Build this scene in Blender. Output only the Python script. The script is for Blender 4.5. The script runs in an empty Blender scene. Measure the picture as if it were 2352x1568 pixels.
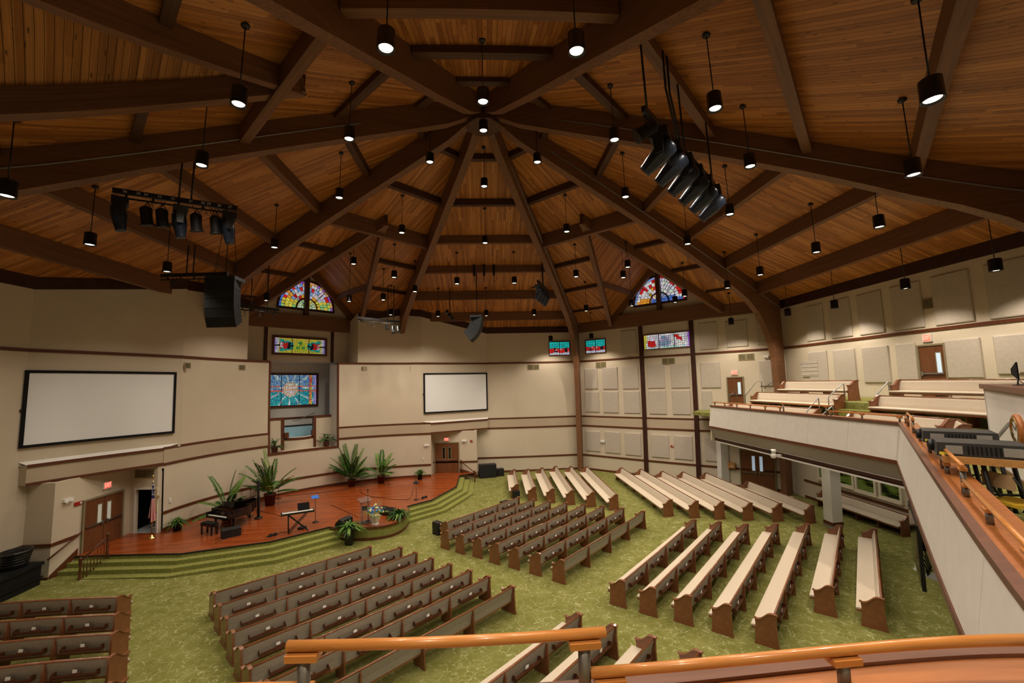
import bpy, bmesh, math, random
from math import sin, cos, pi, radians, sqrt, atan2, hypot, atan, tan
from mathutils import Vector, Matrix
random.seed(7)
S = bpy.context.scene
COL = S.collection
# ------------------------------------------------------------------ lens and camera (solved from the photograph's straight lines)
FPX, K1, K2 = 969.627, .13847688, -.04777251
YAW, PIT, ROL = .0597174654, .0974343086, -.0247117122
CAMP = Vector((.0079, -16.4759, 7.2726))
R3 = Matrix(((cos(YAW), sin(YAW), 0), (-sin(YAW), cos(YAW), 0), (0, 0, 1))) @ \
     Matrix(((1, 0, 0), (0, cos(PIT), -sin(PIT)), (0, sin(PIT), cos(PIT)))) @ \
     Matrix(((cos(ROL), 0, -sin(ROL)), (0, 1, 0), (sin(ROL), 0, cos(ROL))))
cd = bpy.data.cameras.new('camera')
cam = bpy.data.objects.new('camera', cd); COL.objects.link(cam); S.camera = cam
rt, fw, up = R3.col[0], R3.col[1], R3.col[2]
M = Matrix((rt, up, -fw)).transposed().to_4x4(); M.translation = CAMP
cam.matrix_world = M
cd.sensor_fit = 'HORIZONTAL'; cd.sensor_width = 36; cd.sensor_height = 24
cd.type = 'PANO'
cd.clip_start = .02; cd.clip_end = 200
def setc(k, v):
    for h in (getattr(cd, 'cycles', None), cd):
        if h is not None and hasattr(h, k):
            setattr(h, k, v); return
setc('panorama_type', 'FISHEYE_LENS_POLYNOMIAL')
setc('fisheye_fov', radians(150))
for k, v in zip(range(5), (0, -.06743374829, -2.12533156e-05, 7.36951048e-05, -1.30148097e-06)):
    setc('fisheye_polynomial_k%d' % k, v)
# ------------------------------------------------------------------ exposure and daylight
vs = S.view_settings
vs.view_transform = 'Standard'; vs.look = 'None'; vs.gamma = 1; vs.use_curve_mapping = False
vs.exposure = -1.95
w = bpy.data.worlds.new('world'); S.world = w; w.use_nodes = True
w.node_tree.nodes['Background'].inputs[0].default_value = (.62, .74, 1, 1)
w.node_tree.nodes['Background'].inputs[1].default_value = .6
# ------------------------------------------------------------------ pixel -> place
def ray(x, y):
    px, py = x - 1176, y - 784
    q = (px*px + py*py)*1e-6
    k = 1 + K1*q + K2*q*q
    return (R3 @ Vector((px*k, FPX, -py*k)))/FPX
def atz(x, y, z):
    d = ray(x, y); return CAMP + d*((z - CAMP.z)/d.z)
def onv(x, y, p, n):
    d = ray(x, y); t = ((p[0]-CAMP.x)*n[0] + (p[1]-CAMP.y)*n[1])/(d.x*n[0] + d.y*n[1]); return CAMP + d*t
def onax(x, y, p):
    "point on the vertical line through plan point p nearest the pixel's ray (takes its height)"
    d = ray(x, y); t = hypot(p[0]-CAMP.x, p[1]-CAMP.y)/hypot(d.x, d.y); return CAMP.z + d.z*t
SX, SY = -6.8, 6.8
def fz(x, y):
    s = hypot(x - SX, y - SY)
    return -.266 + .0255*min(max(s - 5.6, 0), 10.43)
def F(x, y, h=0):
    z = 0
    for _ in range(12):
        p = atz(x, y, z + h); z = fz(p.x, p.y)
    return Vector((p.x, p.y, z))
def bay(b):
    a = radians(b); return Vector((sin(a), cos(a), 0)), Vector((cos(a), -sin(a), 0))
def bp(b, d, l, z=0):
    n, t = bay(b); return Vector((n.x*d + t.x*l, n.y*d + t.y*l, z))
def onbay(b, A, x, y):
    "pixel -> (lateral, z) on the wall plane of a bay"
    n, t = bay(b); p = onv(x, y, (n.x*A, n.y*A), n); return p.dot(t), p.z
def uv2(u, v, z=0):
    return Vector(((-u+v)*.70710678, (u+v)*.70710678, z))
AP = 18.45           # apothem of the outer walls
RING = 2.709         # spacing of the purlin rings
def deckz(d): return 19.39 - .4066*d
def deck_at(x, y):
    return min(deckz(x*bay(b)[0].x + y*bay(b)[0].y) for b in range(0, 360, 45))
T1, T2, T3, T4 = 8.9, 4.36, 3.59, 1.2
ZS, Z0 = .38, -.266  # stage floor, floor before the stage
# ------------------------------------------------------------------ mesh building
class MB:
    def __init__(s): s.v = []; s.f = []; s.m = []; s.sm = []
    def add(s, vs, fs, m=0, smooth=False):
        o = len(s.v); s.v += [tuple(p) for p in vs]
        for f in fs: s.f.append(tuple(i+o for i in f)); s.m.append(m); s.sm.append(smooth)
        return s
    def box(s, a, b, m=0):
        x0, y0, z0 = [min(i, j) for i, j in zip(a, b)]; x1, y1, z1 = [max(i, j) for i, j in zip(a, b)]
        return s.hexa([(x0,y0,z0),(x1,y0,z0),(x1,y1,z0),(x0,y1,z0),(x0,y0,z1),(x1,y0,z1),(x1,y1,z1),(x0,y1,z1)], m)
    def hexa(s, p, m=0):
        return s.add(p, [(3,2,1,0),(4,5,6,7),(0,1,5,4),(1,2,6,5),(2,3,7,6),(3,0,4,7)], m)
    def obox(s, c, ax, ay, az, m=0):
        c, ax, ay, az = Vector(c), Vector(ax), Vector(ay), Vector(az)
        return s.hexa([c-ax-ay-az, c+ax-ay-az, c+ax+ay-az, c-ax+ay-az, c-ax-ay+az, c+ax-ay+az, c+ax+ay+az, c-ax+ay+az], m)
    def beam(s, a, b, w, h, m=0, upv=(0,0,1)):
        "box from a to b, width w, height h hanging below the line (top on the line)"
        a, b = Vector(a), Vector(b); d = (b-a).normalized(); sd = d.cross(Vector(upv)).normalized()*w/2
        dn = Vector((0,0,-h)) if abs(d.z) < .95 else sd.cross(d).normalized()*h
        return s.hexa([a-sd+dn, b-sd+dn, b+sd+dn, a+sd+dn, a-sd, b-sd, b+sd, a+sd], m)
    def prism(s, poly, ext, m=0, smooth=False):
        "poly: list of 3D points (planar), ext: extrusion vector"
        n = len(poly); e = Vector(ext); P = [Vector(p) for p in poly]
        vs = P + [p+e for p in P]
        fs = [tuple(range(n-1,-1,-1)), tuple(range(n, 2*n))]
        s.add(vs, fs, m); o = len(s.v)-2*n
        for i in range(n):
            j = (i+1) % n; s.f.append((o+i, o+j, o+n+j, o+n+i)); s.m.append(m); s.sm.append(smooth)
        return s
    def quad(s, a, b, c, d, m=0): return s.add([a,b,c,d], [(0,1,2,3)], m)
    def tube(s, pts, r, n=8, m=0, caps=True, closed=False):
        P = [Vector(p) for p in pts]; N = len(P); rr = r if isinstance(r, (list, tuple)) else [r]*N
        vs = []; pu = None
        for i, p in enumerate(P):
            if closed: d = (P[(i+1) % N]-P[i-1]).normalized()
            else: d = (P[min(i+1,N-1)]-P[max(i-1,0)]).normalized()
            if pu is None: u = d.cross(Vector((0,0,1))) if abs(d.z) < .9 else d.cross(Vector((1,0,0)))
            else: u = pu - d*pu.dot(d)
            u.normalize(); pu = u; v = d.cross(u)
            vs += [p + (u*cos(2*pi*k/n) + v*sin(2*pi*k/n))*rr[i] for k in range(n)]
        fs = []
        for i in range(N if closed else N-1):
            j = (i+1) % N
            for k in range(n): fs.append((i*n+k, i*n+(k+1)%n, j*n+(k+1)%n, j*n+k))
        s.add(vs, fs, m, True)
        if caps and not closed:
            o = len(s.v)-N*n
            s.f += [tuple(o+k for k in range(n-1,-1,-1)), tuple(o+(N-1)*n+k for k in range(n))]; s.m += [m, m]; s.sm += [False, False]
        return s
    def lathe(s, c, prof, n=16, m=0, smooth=True, axis=None, sx=1, sy=1):
        "prof: list of (radius, height) about a vertical axis at c"
        c = Vector(c); vs = []
        for r, z in prof: vs += [c + Vector((cos(2*pi*k/n)*r*sx, sin(2*pi*k/n)*r*sy, z)) for k in range(n)]
        if axis is not None:
            q = Vector((0,0,1)).rotation_difference(Vector(axis)); vs = [c + q @ (v-c) for v in vs]
        fs = [(i*n+k, i*n+(k+1)%n, (i+1)*n+(k+1)%n, (i+1)*n+k) for i in range(len(prof)-1) for k in range(n)]
        s.add(vs, fs, m, smooth); o = len(s.v)-len(prof)*n
        for rr, i, rev in ((prof[0][0], 0, True), (prof[-1][0], len(prof)-1, False)):
            if rr > 1e-4:
                f = tuple(o+i*n+k for k in range(n)); s.f.append(f[::-1] if rev else f); s.m.append(m); s.sm.append(False)
        return s
    def mesh(s, name, mats, off=None):
        me = bpy.data.meshes.new(name)
        v = s.v if off is None else [(p[0]-off[0], p[1]-off[1], p[2]-off[2]) for p in s.v]
        me.from_pydata(v, [], s.f)
        for m in (mats if isinstance(mats, (list, tuple)) else [mats]): me.materials.append(MAT[m] if isinstance(m, str) else m)
        me.polygons.foreach_set('material_index', s.m); me.polygons.foreach_set('use_smooth', s.sm)
        me.update(); return me
    def build(s, name, mats, parent=None, world=True, label=None, cat=None, group=None, kind=None):
        off = None
        if parent is not None and world: off = parent['_o'] if '_o' in parent else None
        o = bpy.data.objects.new(name, s.mesh(name, mats, off)); COL.objects.link(o)
        if parent is not None: o.parent = parent
        return tag(o, label, cat, group, kind)
ORIG = {}
def tag(o, label=None, cat=None, group=None, kind=None):
    if label: o['label'] = label
    if cat: o['category'] = cat
    if group: o['group'] = group
    if kind: o['kind'] = kind
    return o
def thing(name, label=None, cat=None, loc=(0,0,0), rotz=0, group=None, kind=None):
    o = bpy.data.objects.new(name, None); COL.objects.link(o); o.empty_display_size = .1
    o.location = loc; o.rotation_euler = (0, 0, rotz)
    return tag(o, label, cat, group, kind)
def wbuild(mb, name, mats, parent, **k):
    "mesh given in world coordinates, parented to an unrotated thing"
    l = parent.location
    o = bpy.data.objects.new(name, mb.mesh(name, mats, l)); COL.objects.link(o); o.parent = parent
    return tag(o, **k)
def solo(mb, name, mats, label=None, cat=None, group=None, kind=None, origin=None):
    "top-level single mesh; origin put at its base"
    if origin is None:
        xs = [p[0] for p in mb.v]; ys = [p[1] for p in mb.v]; zs = [p[2] for p in mb.v]
        origin = ((min(xs)+max(xs))/2, (min(ys)+max(ys))/2, min(zs))
    o = bpy.data.objects.new(name, mb.mesh(name, mats, origin)); COL.objects.link(o); o.location = origin
    return tag(o, label, cat, group, kind)
def lbuild(mb, name, mats, parent, **k):
    "mesh given in the thing's own frame"
    o = bpy.data.objects.new(name, mb.mesh(name, mats)); COL.objects.link(o); o.parent = parent
    return tag(o, **k)
def copy_tree(o, parent=None):
    c = o.copy(); COL.objects.link(c); c.parent = parent
    for ch in list(o.children): copy_tree(ch, c)
    return c
# ------------------------------------------------------------------ materials
MAT = {}
class NT:
    def __init__(s, name):
        m = bpy.data.materials.new(name); m.use_nodes = True; s.m = m; s.t = m.node_tree; s.n = s.t.nodes; s.l = s.t.links
        s.b = s.n['Principled BSDF']; s.out = s.n['Material Output']; MAT[name] = m
    def N(s, ty, **k):
        n = s.n.new('ShaderNode'+ty)
        for a, v in k.items():
            if isinstance(a, str) and hasattr(n, a): setattr(n, a, v)
        return n
    def L(s, a, b): s.l.new(a, b)
    def I(s, n, **k):
        for a, v in k.items():
            a = a.replace('_', ' '); i = n.inputs[a]
            if hasattr(v, 'is_output') or isinstance(v, bpy.types.NodeSocket): s.L(v, i)
            else: i.default_value = v
        return n
    def coord(s, sc=(1,1,1), kind='Object', rot=(0,0,0)):
        c = s.N('TexCoord'); mp = s.N('Mapping'); mp.inputs['Scale'].default_value = sc; mp.inputs['Rotation'].default_value = rot
        s.L(c.outputs[kind], mp.inputs[0]); return mp.outputs[0]
    def noise(s, vec, scale, detail=3, rough=.5, dist=0):
        n = s.N('TexNoise'); s.L(vec, n.inputs['Vector']); n.inputs['Scale'].default_value = scale
        n.inputs['Detail'].default_value = detail; n.inputs['Roughness'].default_value = rough; n.inputs['Distortion'].default_value = dist
        return n.outputs[0]
    def ramp(s, fac, stops):
        r = s.N('ValToRGB'); e = r.color_ramp.elements
        while len(e) < len(stops): e.new(.5)
        for el, (p, c) in zip(e, stops): el.position = p; el.color = (*c, 1) if len(c) == 3 else c
        s.L(fac, r.inputs[0]); return r.outputs[0]
    def math(s, op, a, b=None, c=None):
        n = s.N('Math'); n.operation = op
        for i, v in enumerate((a, b, c)):
            if v is None: continue
            if isinstance(v, (int, float)): n.inputs[i].default_value = v
            else: s.L(v, n.inputs[i])
        return n.outputs[0]
    def mix(s, fac, a, b, mode='MIX'):
        n = s.N('Mix'); n.data_type = 'RGBA'; n.blend_type = mode
        for i, v in ((0, fac), (6, a), (7, b)):
            if isinstance(v, (int, float)): n.inputs[i].default_value = v
            elif isinstance(v, tuple): n.inputs[i].default_value = (*v, 1) if len(v) == 3 else v
            else: s.L(v, n.inputs[i])
        return n.outputs[2]
    def bump(s, h, strength=.2, dist=.01):
        b = s.N('Bump'); b.inputs['Strength'].default_value = strength; b.inputs['Distance'].default_value = dist
        s.L(h, b.inputs['Height']); s.L(b.outputs[0], s.b.inputs['Normal'])
    def base(s, c, rough=.5, spec=.5, metal=0, coat=0):
        i = s.b.inputs['Base Color']
        if isinstance(c, tuple): i.default_value = (*c, 1)
        else: s.L(c, i)
        s.b.inputs['Roughness'].default_value = rough; s.b.inputs['Specular IOR Level'].default_value = spec
        s.b.inputs['Metallic'].default_value = metal; s.b.inputs['Coat Weight'].default_value = coat
        return s
def lin(r, g, b):
    f = lambda c: (c/255/12.92) if c <= 10 else ((c/255+.055)/1.055)**2.4
    return (f(r), f(g), f(b))
def plain(name, c, rough=.5, spec=.5, metal=0, var=.12, scale=3, bump=0, bscale=60, coat=0):
    t = NT(name); v = t.coord(); n = t.noise(v, scale, 2)
    a = tuple(max(0, x*(1-var)) for x in c); b = tuple(min(1, x*(1+var)) for x in c)
    t.base(t.ramp(n, [(.3, a), (.7, b)]), rough, spec, metal, coat)
    if bump: t.bump(t.noise(v, bscale, 2), bump, .004)
    return t
def wood(name, c1, c2, rough=.45, spec=.4, sc=(.35, 9, 9), coat=0, big=.25):
    t = NT(name); v = t.coord(sc); n = t.noise(v, 1.6, 6, .62, .6)
    m = t.noise(t.coord((.2, .9, .9)), 1.3, 2)
    col = t.ramp(n, [(.28, c1), (.72, c2)])
    col = t.mix(t.math('MULTIPLY', t.math('SUBTRACT', m, .35), big*3), col, tuple(x*.45 for x in c1))
    t.base(col, rough, spec, 0, coat); t.bump(n, .08, .004)
    return t
# --- timber
wood('beam_wood', (.13, .057, .028), (.25, .115, .055), .5, .35, (.25, 7, 14))
wood('beam_dark', (.060, .026, .014), (.115, .052, .026), .5, .3, (.25, 7, 14))
wood('trim_wood', (.075, .020, .008), (.135, .042, .017), .35, .5, (1.2, 6, 14), big=.05)
wood('pew_wood', (.165, .058, .024), (.265, .098, .042), .24, .5, (2.5, 2.5, 2.2), .25, .1)
wood('rail_oak', (.42, .155, .034), (.62, .255, .065), .28, .5, (1.5, 16, 16), .3, .05)
wood('cap_oak', (.30, .095, .022), (.44, .155, .04), .4, .5, (1.1, 12, 12), .1, .1)
wood('door_wood', (.125, .045, .017), (.19, .075, .03), .35, .4, (7, 7, .6), .1, .1)
wood('stand_oak', (.42, .20, .06), (.56, .29, .10), .4, .4, (2, 12, 12))
# tongue and groove roof boards: x across, y up the slope; tone differs from board to board
t = NT('deck_wood'); c = t.N('TexCoord'); sp = t.N('SeparateXYZ'); t.L(c.outputs['UV'], sp.inputs[0])
ix = t.math('FLOOR', t.math('MULTIPLY', sp.outputs[0], 1/.135))
wn = t.N('TexWhiteNoise'); wn.noise_dimensions = '1D'; t.L(ix, wn.inputs['W'])
iy = t.math('FLOOR', t.math('ADD', t.math('MULTIPLY', sp.outputs[1], .30), t.math('MULTIPLY', wn.outputs[0], 7.3)))
cb = t.N('CombineXYZ'); t.L(ix, cb.inputs[0]); t.L(iy, cb.inputs[1])
w2 = t.N('TexWhiteNoise'); w2.noise_dimensions = '2D'; t.L(cb.outputs[0], w2.inputs['Vector'])
tone = t.ramp(w2.outputs[0], [(0, (.32, .115, .024)), (.5, (.46, .180, .042)), (1, (.60, .265, .075))])
off = t.N('VectorMath'); off.operation = 'ADD'; t.L(c.outputs['UV'], off.inputs[0]); t.L(w2.outputs[1], off.inputs[1])
mp = t.N('Mapping'); mp.inputs['Scale'].default_value = (22, .55, 22); t.L(off.outputs[0], mp.inputs[0])
gr = t.noise(mp.outputs[0], 1.3, 5, .6, .8)
col = t.mix(.75, tone, t.ramp(gr, [(.25, (.55, .5, .45)), (.7, (1.12, 1.1, 1.05))]), 'MULTIPLY')
mk = t.N('Mapping'); mk.inputs['Scale'].default_value = (7.4, 1.9, 7); t.L(off.outputs[0], mk.inputs[0])
vo = t.N('TexVoronoi'); vo.inputs['Scale'].default_value = 1.0; t.L(mk.outputs[0], vo.inputs['Vector'])
col = t.mix(t.math('MULTIPLY', t.math('LESS_THAN', vo.outputs['Distance'], .13), .75), col, (.055, .018, .005))
t.base(col, .42, .4)
# stage boards
t = NT('stage_wood'); v = t.coord((1, 1, 1), rot=(0, 0, radians(-10))); sp = t.N('SeparateXYZ'); t.L(v, sp.inputs[0])
ix = t.math('FLOOR', t.math('MULTIPLY', sp.outputs[1], 1/.12)); wn = t.N('TexWhiteNoise'); wn.noise_dimensions = '1D'; t.L(ix, wn.inputs['W'])
iy = t.math('FLOOR', t.math('ADD', t.math('MULTIPLY', sp.outputs[0], .7), t.math('MULTIPLY', wn.outputs[0], 5.1)))
cb = t.N('CombineXYZ'); t.L(ix, cb.inputs[0]); t.L(iy, cb.inputs[1]); w2 = t.N('TexWhiteNoise'); w2.noise_dimensions = '2D'; t.L(cb.outputs[0], w2.inputs['Vector'])
col = t.ramp(w2.outputs[0], [(0, (.25, .050, .010)), (1, (.36, .082, .019))])
col = t.mix(.6, col, t.ramp(t.noise(t.coord((.8, 12, 1)), 2, 4), [(.3, (.6, .55, .5)), (.7, (1.1, 1.1, 1.1))]), 'MULTIPLY')
ed = t.math('LESS_THAN', t.math('FRACT', t.math('MULTIPLY', sp.outputs[1], 1/.12)), .05)
col = t.mix(t.math('MULTIPLY', ed, .5), col, (.09, .015, .004))
t.base(col, .25, .45)
# --- plaster, fabric, carpet
t = NT('wall_paint'); v = t.coord(); n = t.noise(v, .25, 4, .6); n2 = t.noise(v, 30, 2)
t.base(t.mix(.12, t.ramp(n, [(.3, (.585, .505, .395)), (.7, (.66, .58, .465))]), t.ramp(n2, [(.3, (.5, .5, .5)), (.7, (1, 1, 1))]), 'MULTIPLY'), .8, .2)
plain('wall_white', (.72, .70, .67), .8, .2, var=.03, scale=1)
plain('panel_fabric', (.50, .445, .385), .95, .1, var=.05, scale=9, bump=.15, bscale=180)
plain('parapet_fabric', (.66, .625, .58), .9, .15, var=.03, scale=4, bump=.1, bscale=150)
plain('pew_fabric', (.62, .535, .435), .95, .1, var=.05, scale=25, bump=.15, bscale=220)
plain('pew_back_fabric', (.335, .30, .245), .95, .1, var=.06, scale=18, bump=.1, bscale=200)
t = NT('carpet'); v = t.coord(); n0 = t.noise(v, 2.2, 5, .62)
base = t.ramp(n0, [(.25, (.135, .138, .030)), (.5, (.19, .190, .050)), (.75, (.25, .245, .085))])
wv = t.N('VectorMath'); wv.operation = 'MULTIPLY_ADD'
nz = t.N('TexNoise'); nz.inputs['Scale'].default_value = 5; nz.inputs['Detail'].default_value = 3; t.L(v, nz.inputs['Vector'])
t.L(nz.outputs[1], wv.inputs[0]); wv.inputs[1].default_value = (.35, .35, 0); t.L(v, wv.inputs[2])
vo = t.N('TexVoronoi'); vo.feature = 'DISTANCE_TO_EDGE'; vo.inputs['Scale'].default_value = 4.2; t.L(wv.outputs[0], vo.inputs['Vector'])
ln = t.math('MULTIPLY', t.math('LESS_THAN', vo.outputs['Distance'], .028), t.math('GREATER_THAN', t.noise(v, 3.1, 2), .47))
sc = t.N('Mapping'); sc.inputs['Scale'].default_value = (1, 2.6, 1); sc.inputs['Rotation'].default_value = (0, 0, radians(-25)); t.L(wv.outputs[0], sc.inputs[0])
fl = t.math('GREATER_THAN', t.noise(sc.outputs[0], 9, 4, .7), .60)
col = t.mix(t.math('MULTIPLY', fl, .38), base, (.38, .38, .20))
col = t.mix(t.math('MULTIPLY', ln, .6), col, (.46, .46, .24))
t.base(col, .95, .1); t.bump(t.noise(v, 160, 2), .25, .006)
plain('carpet_step', (.235, .245, .068), .95, .1, var=.22, scale=14, bump=.3, bscale=160)
# --- other
plain('black_plastic', (.012, .012, .013), .45, .4, var=.3)
plain('black_gloss', (.006, .006, .007), .08, .5, var=.2, coat=.5)
plain('black_matte', (.008, .008, .009), .85, .2, var=.3)
plain('speaker_grey', (.018, .02, .024), .5, .4, var=.2)
plain('lamp_can', (.016, .017, .02), .32, .5, .3, var=.2)
plain('steel', (.55, .55, .55), .3, .5, 1, var=.05)
plain('rail_metal', (.20, .19, .175), .42, .5, .8, var=.08)
plain('grey_metal', (.34, .35, .36), .45, .5, .4, var=.06)
plain('brass', (.75, .52, .20), .22, .5, 1, var=.08)
plain('white_plastic', (.78, .78, .76), .4, .4, var=.03)
plain('screen_white', (.80, .82, .85), .85, .1, var=.01, scale=.4)
plain('vent_tan', (.30, .25, .14), .6, .3, var=.1)
plain('vent_dark', (.035, .028, .016), .8, .2, var=.2)
plain('paint_bronze', (.24, .20, .12), .6, .3, var=.05)
plain('red_plastic', (.35, .015, .012), .4, .4, var=.05)
plain('paper', (.86, .86, .84), .8, .2, var=.03)
plain('ivory', (.85, .83, .76), .3, .4, var=.02)
plain('pot_red', (.10, .026, .012), .45, .4, var=.25, scale=8)
plain('pot_black', (.009, .009, .009), .3, .5, var=.3)
plain('pot_white', (.80, .79, .76), .3, .4, var=.03)
plain('soil', (.03, .02, .012), .95, .1, var=.4, scale=30)
plain('leaf_dark', (.018, .070, .010), .5, .35, var=.45, scale=6)
plain('leaf_mid', (.040, .130, .016), .5, .35, var=.4, scale=6)
plain('leaf_light', (.13, .24, .035), .5, .35, var=.35, scale=6)
plain('flower_blue', (.10, .26, .72), .7, .2, var=.25, scale=30)
plain('flower_cream', (.72, .68, .36), .7, .2, var=.15, scale=30)
plain('flag_red', (.42, .02, .03), .8, .2, var=.1)
plain('flag_white', (.80, .78, .76), .8, .2, var=.05)
plain('flag_blue', (.02, .025, .12), .8, .2, var=.1)
plain('gold_fringe', (.6, .36, .05), .5, .4, .3, var=.2)
plain('yellow_cushion', (.66, .42, .04), .9, .1, var=.08)
plain('kraft', (.42, .28, .15), .85, .1, var=.08)
plain('pool_blue', (.36, .60, .72), .6, .3, var=.05)
plain('lead', (.02, .02, .022), .5, .4, .3, var=.1)
plain('blue_cloth', (.05, .18, .65), .8, .2, var=.15)
plain('vinyl_grey', (.42, .45, .47), .5, .3, var=.1, scale=2)
plain('clock_face', (.80, .80, .78), .4, .4, var=.02)
plain('label_yellow', (.8, .68, .05), .6, .3, var=.05)
plain('tarp_black', (.006, .006, .007), .6, .3, var=.3)
plain('floor_dark', (.05, .05, .05), .8, .2)
def emis(name, c, st):
    t = NT(name); t.b.inputs['Base Color'].default_value = (*c, 1); t.b.inputs['Emission Color'].default_value = (*c, 1); t.b.inputs['Emission Strength'].default_value = st; return t
emis('lamp_glow', (1, .80, .52), 60)
emis('exit_glow', (1, .16, .10), 2.6)
emis('door_pane', (.62, .80, 1), 1.1)
emis('door_pane_dim', (.62, .66, .60), .45)
emis('blue_led', (.2, .3, 1), 2)
t = NT('glass'); t.base((1, 1, 1), .03); t.b.inputs['Transmission Weight'].default_value = 1; t.b.inputs['IOR'].default_value = 1.45
t = NT('acrylic'); t.base((.95, .97, 1), .05); t.b.inputs['Transmission Weight'].default_value = .92; t.b.inputs['IOR'].default_value = 1.3
# stained glass, lit by the daylight behind it: every piece has its own colour
t = NT('stained'); a = t.N('VertexColor'); a.layer_name = 'Col'
n = t.noise(t.coord(), 3, 4, .7); n2 = t.ramp(n, [(.25, (.55, .55, .6)), (.7, (1.15, 1.15, 1.15))])
c = t.mix(.85, a.outputs[0], n2, 'MULTIPLY')
t.L(c, t.b.inputs['Base Color']); t.L(c, t.b.inputs['Emission Color']); t.b.inputs['Emission Strength'].default_value = 1.9; t.b.inputs['Roughness'].default_value = .15
plain('band_paint', (.47, .385, .285), .8, .2, var=.05, scale=.5)
plain('trim_dark', (.045, .014, .008), .5, .35, var=.2)
plain('band_grey', (.40, .37, .34), .8, .2, var=.04, scale=.7); wood('cap_dark', (.13, .055, .035), (.19, .085, .055), .4, .4, (1, 9, 9))
plain('cream_paint', (.66, .60, .47), .6, .3, var=.04); 
t = NT('window_green'); n_ = t.noise(t.coord((1, .5, 2.2)), 1.6, 2); t.base(t.ramp(n_, [(.42, (.012, .02, .006)), (.5, (.10, .16, .02)), (.62, (.16, .23, .05))]), .08, .6)
plain('projector_grey', (.030, .031, .034), .42, .4, var=.15)
plain('head_blue', (.02, .028, .05), .3, .5, .3, var=.2)
plain('piano_plate', (.10, .035, .012), .3, .5, .4, var=.4, scale=9)
plain('ivory_wood', (.62, .50, .30), .5, .3, var=.08)
t = NT('speaker_grille'); n = t.noise(t.coord((1, 1, 1)), 120, 1); t.base(t.ramp(n, [(.4, (.006, .006, .007)), (.6, (.022, .022, .024))]), .7, .3)
# ------------------------------------------------------------------ floor
mb = MB(); n = 60; g = [-21 + 42*i/n for i in range(n+1)]
mb.add([(x, y, fz(x, y)) for y in g for x in g], [(j*(n+1)+i, j*(n+1)+i+1, (j+1)*(n+1)+i+1, (j+1)*(n+1)+i) for j in range(n) for i in range(n)], 0, True)
solo(mb, 'floor', 'carpet', 'mottled green patterned carpet over the gently sloping main floor', 'floor', kind='structure', origin=(0, 0, 0))
# ------------------------------------------------------------------ roof: ceiling > main beams, purlins, boards
ceil = thing('ceiling', 'vaulted eight sided timber roof with orange boards and dark radial beams', 'ceiling', kind='structure')
def local(mb, name, mats, M, parent=ceil, uv=None, **k):
    o = bpy.data.objects.new(name, mb.mesh(name, mats)); COL.objects.link(o); o.parent = parent; o.matrix_world = M
    return tag(o, **k)
def frame(o, x, y, z):
    m = Matrix((x, y, z)).transposed().to_4x4(); m.translation = o; return m
ZZ = Vector((0, 0, 1))
T22 = tan(radians(22.5)); ALF = atan(.4066)
TOP = lambda R: 19.39 - .3757*R
SOF = [(.55, 18.35), (1.6, 17.72), (4, 16.74), (8, 15.24), (11.5, 13.92), (13.2, 13.2), (14.4, 12.66), (15.6, 12.16), (16.6, 11.62), (17.4, 10.98), (18.0, 10.2), (18.45, 9.3), (18.72, 8.3), (18.88, 6.8), (18.95, 4), (19.0, -.3)]
SOFA = [p for p in SOF if p[0] <= 16.7]
DORM = (45, -45, -135)
D0, DW = 7.45, 4.55       # dormer valley start and half width at the wall
for az in (22.5, 67.5, 112.5, 157.5, -157.5, -112.5, -67.5, -22.5):
    a = radians(az); rx = Vector((sin(a), cos(a), 0)); ty = Vector((cos(a), -sin(a), 0))
    cut = az in (-22.5, -67.5)
    so = SOF if not cut else [p for p in SOF if p[0] < 15.7] + [(16.35, 11.5), (16.95, 11.02)]
    rend = 19.65 if not cut else 16.95
    poly = [(R, -.18, z) for R, z in so] + ([(rend, -.18, -.3)] if not cut else []) + [(rend, -.18, TOP(rend)), (.55, -.18, TOP(.55))]
    mb = MB().prism(poly, (0, .36, 0))
    local(mb, 'main_beam', 'beam_wood', frame((0, 0, 0), rx, Vector((-rx.y, rx.x, 0)), ZZ), label='curved dark laminated timber beam')
mb = MB().lathe((0, 0, 0), [(.72, 18.05), (.72, 19.0)], 8, 0, False)
local(mb, 'hub', 'beam_dark', Matrix.Rotation(radians(22.5), 4, 'Z'))
for az, side, R0, R1, dz in ((67.5, 1, 3.2, 19.6, .62), (112.5, 1, 3.4, 17.5, .66), (22.5, 1, 3, 19.5, .60), (157.5, -1, 1.2, 11, .6), (-112.5, -1, 5, 16, .62)):
    a = radians(az); rx = Vector((sin(a), cos(a), 0)); ty = Vector((cos(a), -sin(a), 0))*side*.2
    mb = MB().tube([rx*R + ty + ZZ*(TOP(R)-dz) for R in (R0, (R0+R1)/2, R1)], .022, 6)
    local(mb, 'conduit', 'grey_metal', Matrix.Identity(4), label='thin grey conduit')
SOFF = {'A': [18.04, 16.87, 15.64, 14.56, 13.30, 12.15], 'B': [18.04, 16.87, 15.31, 14.76, 13.69, 12.66], 'C': [18.04, 16.87, 15.62, 14.51, 13.31, 12.08]}
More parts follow.
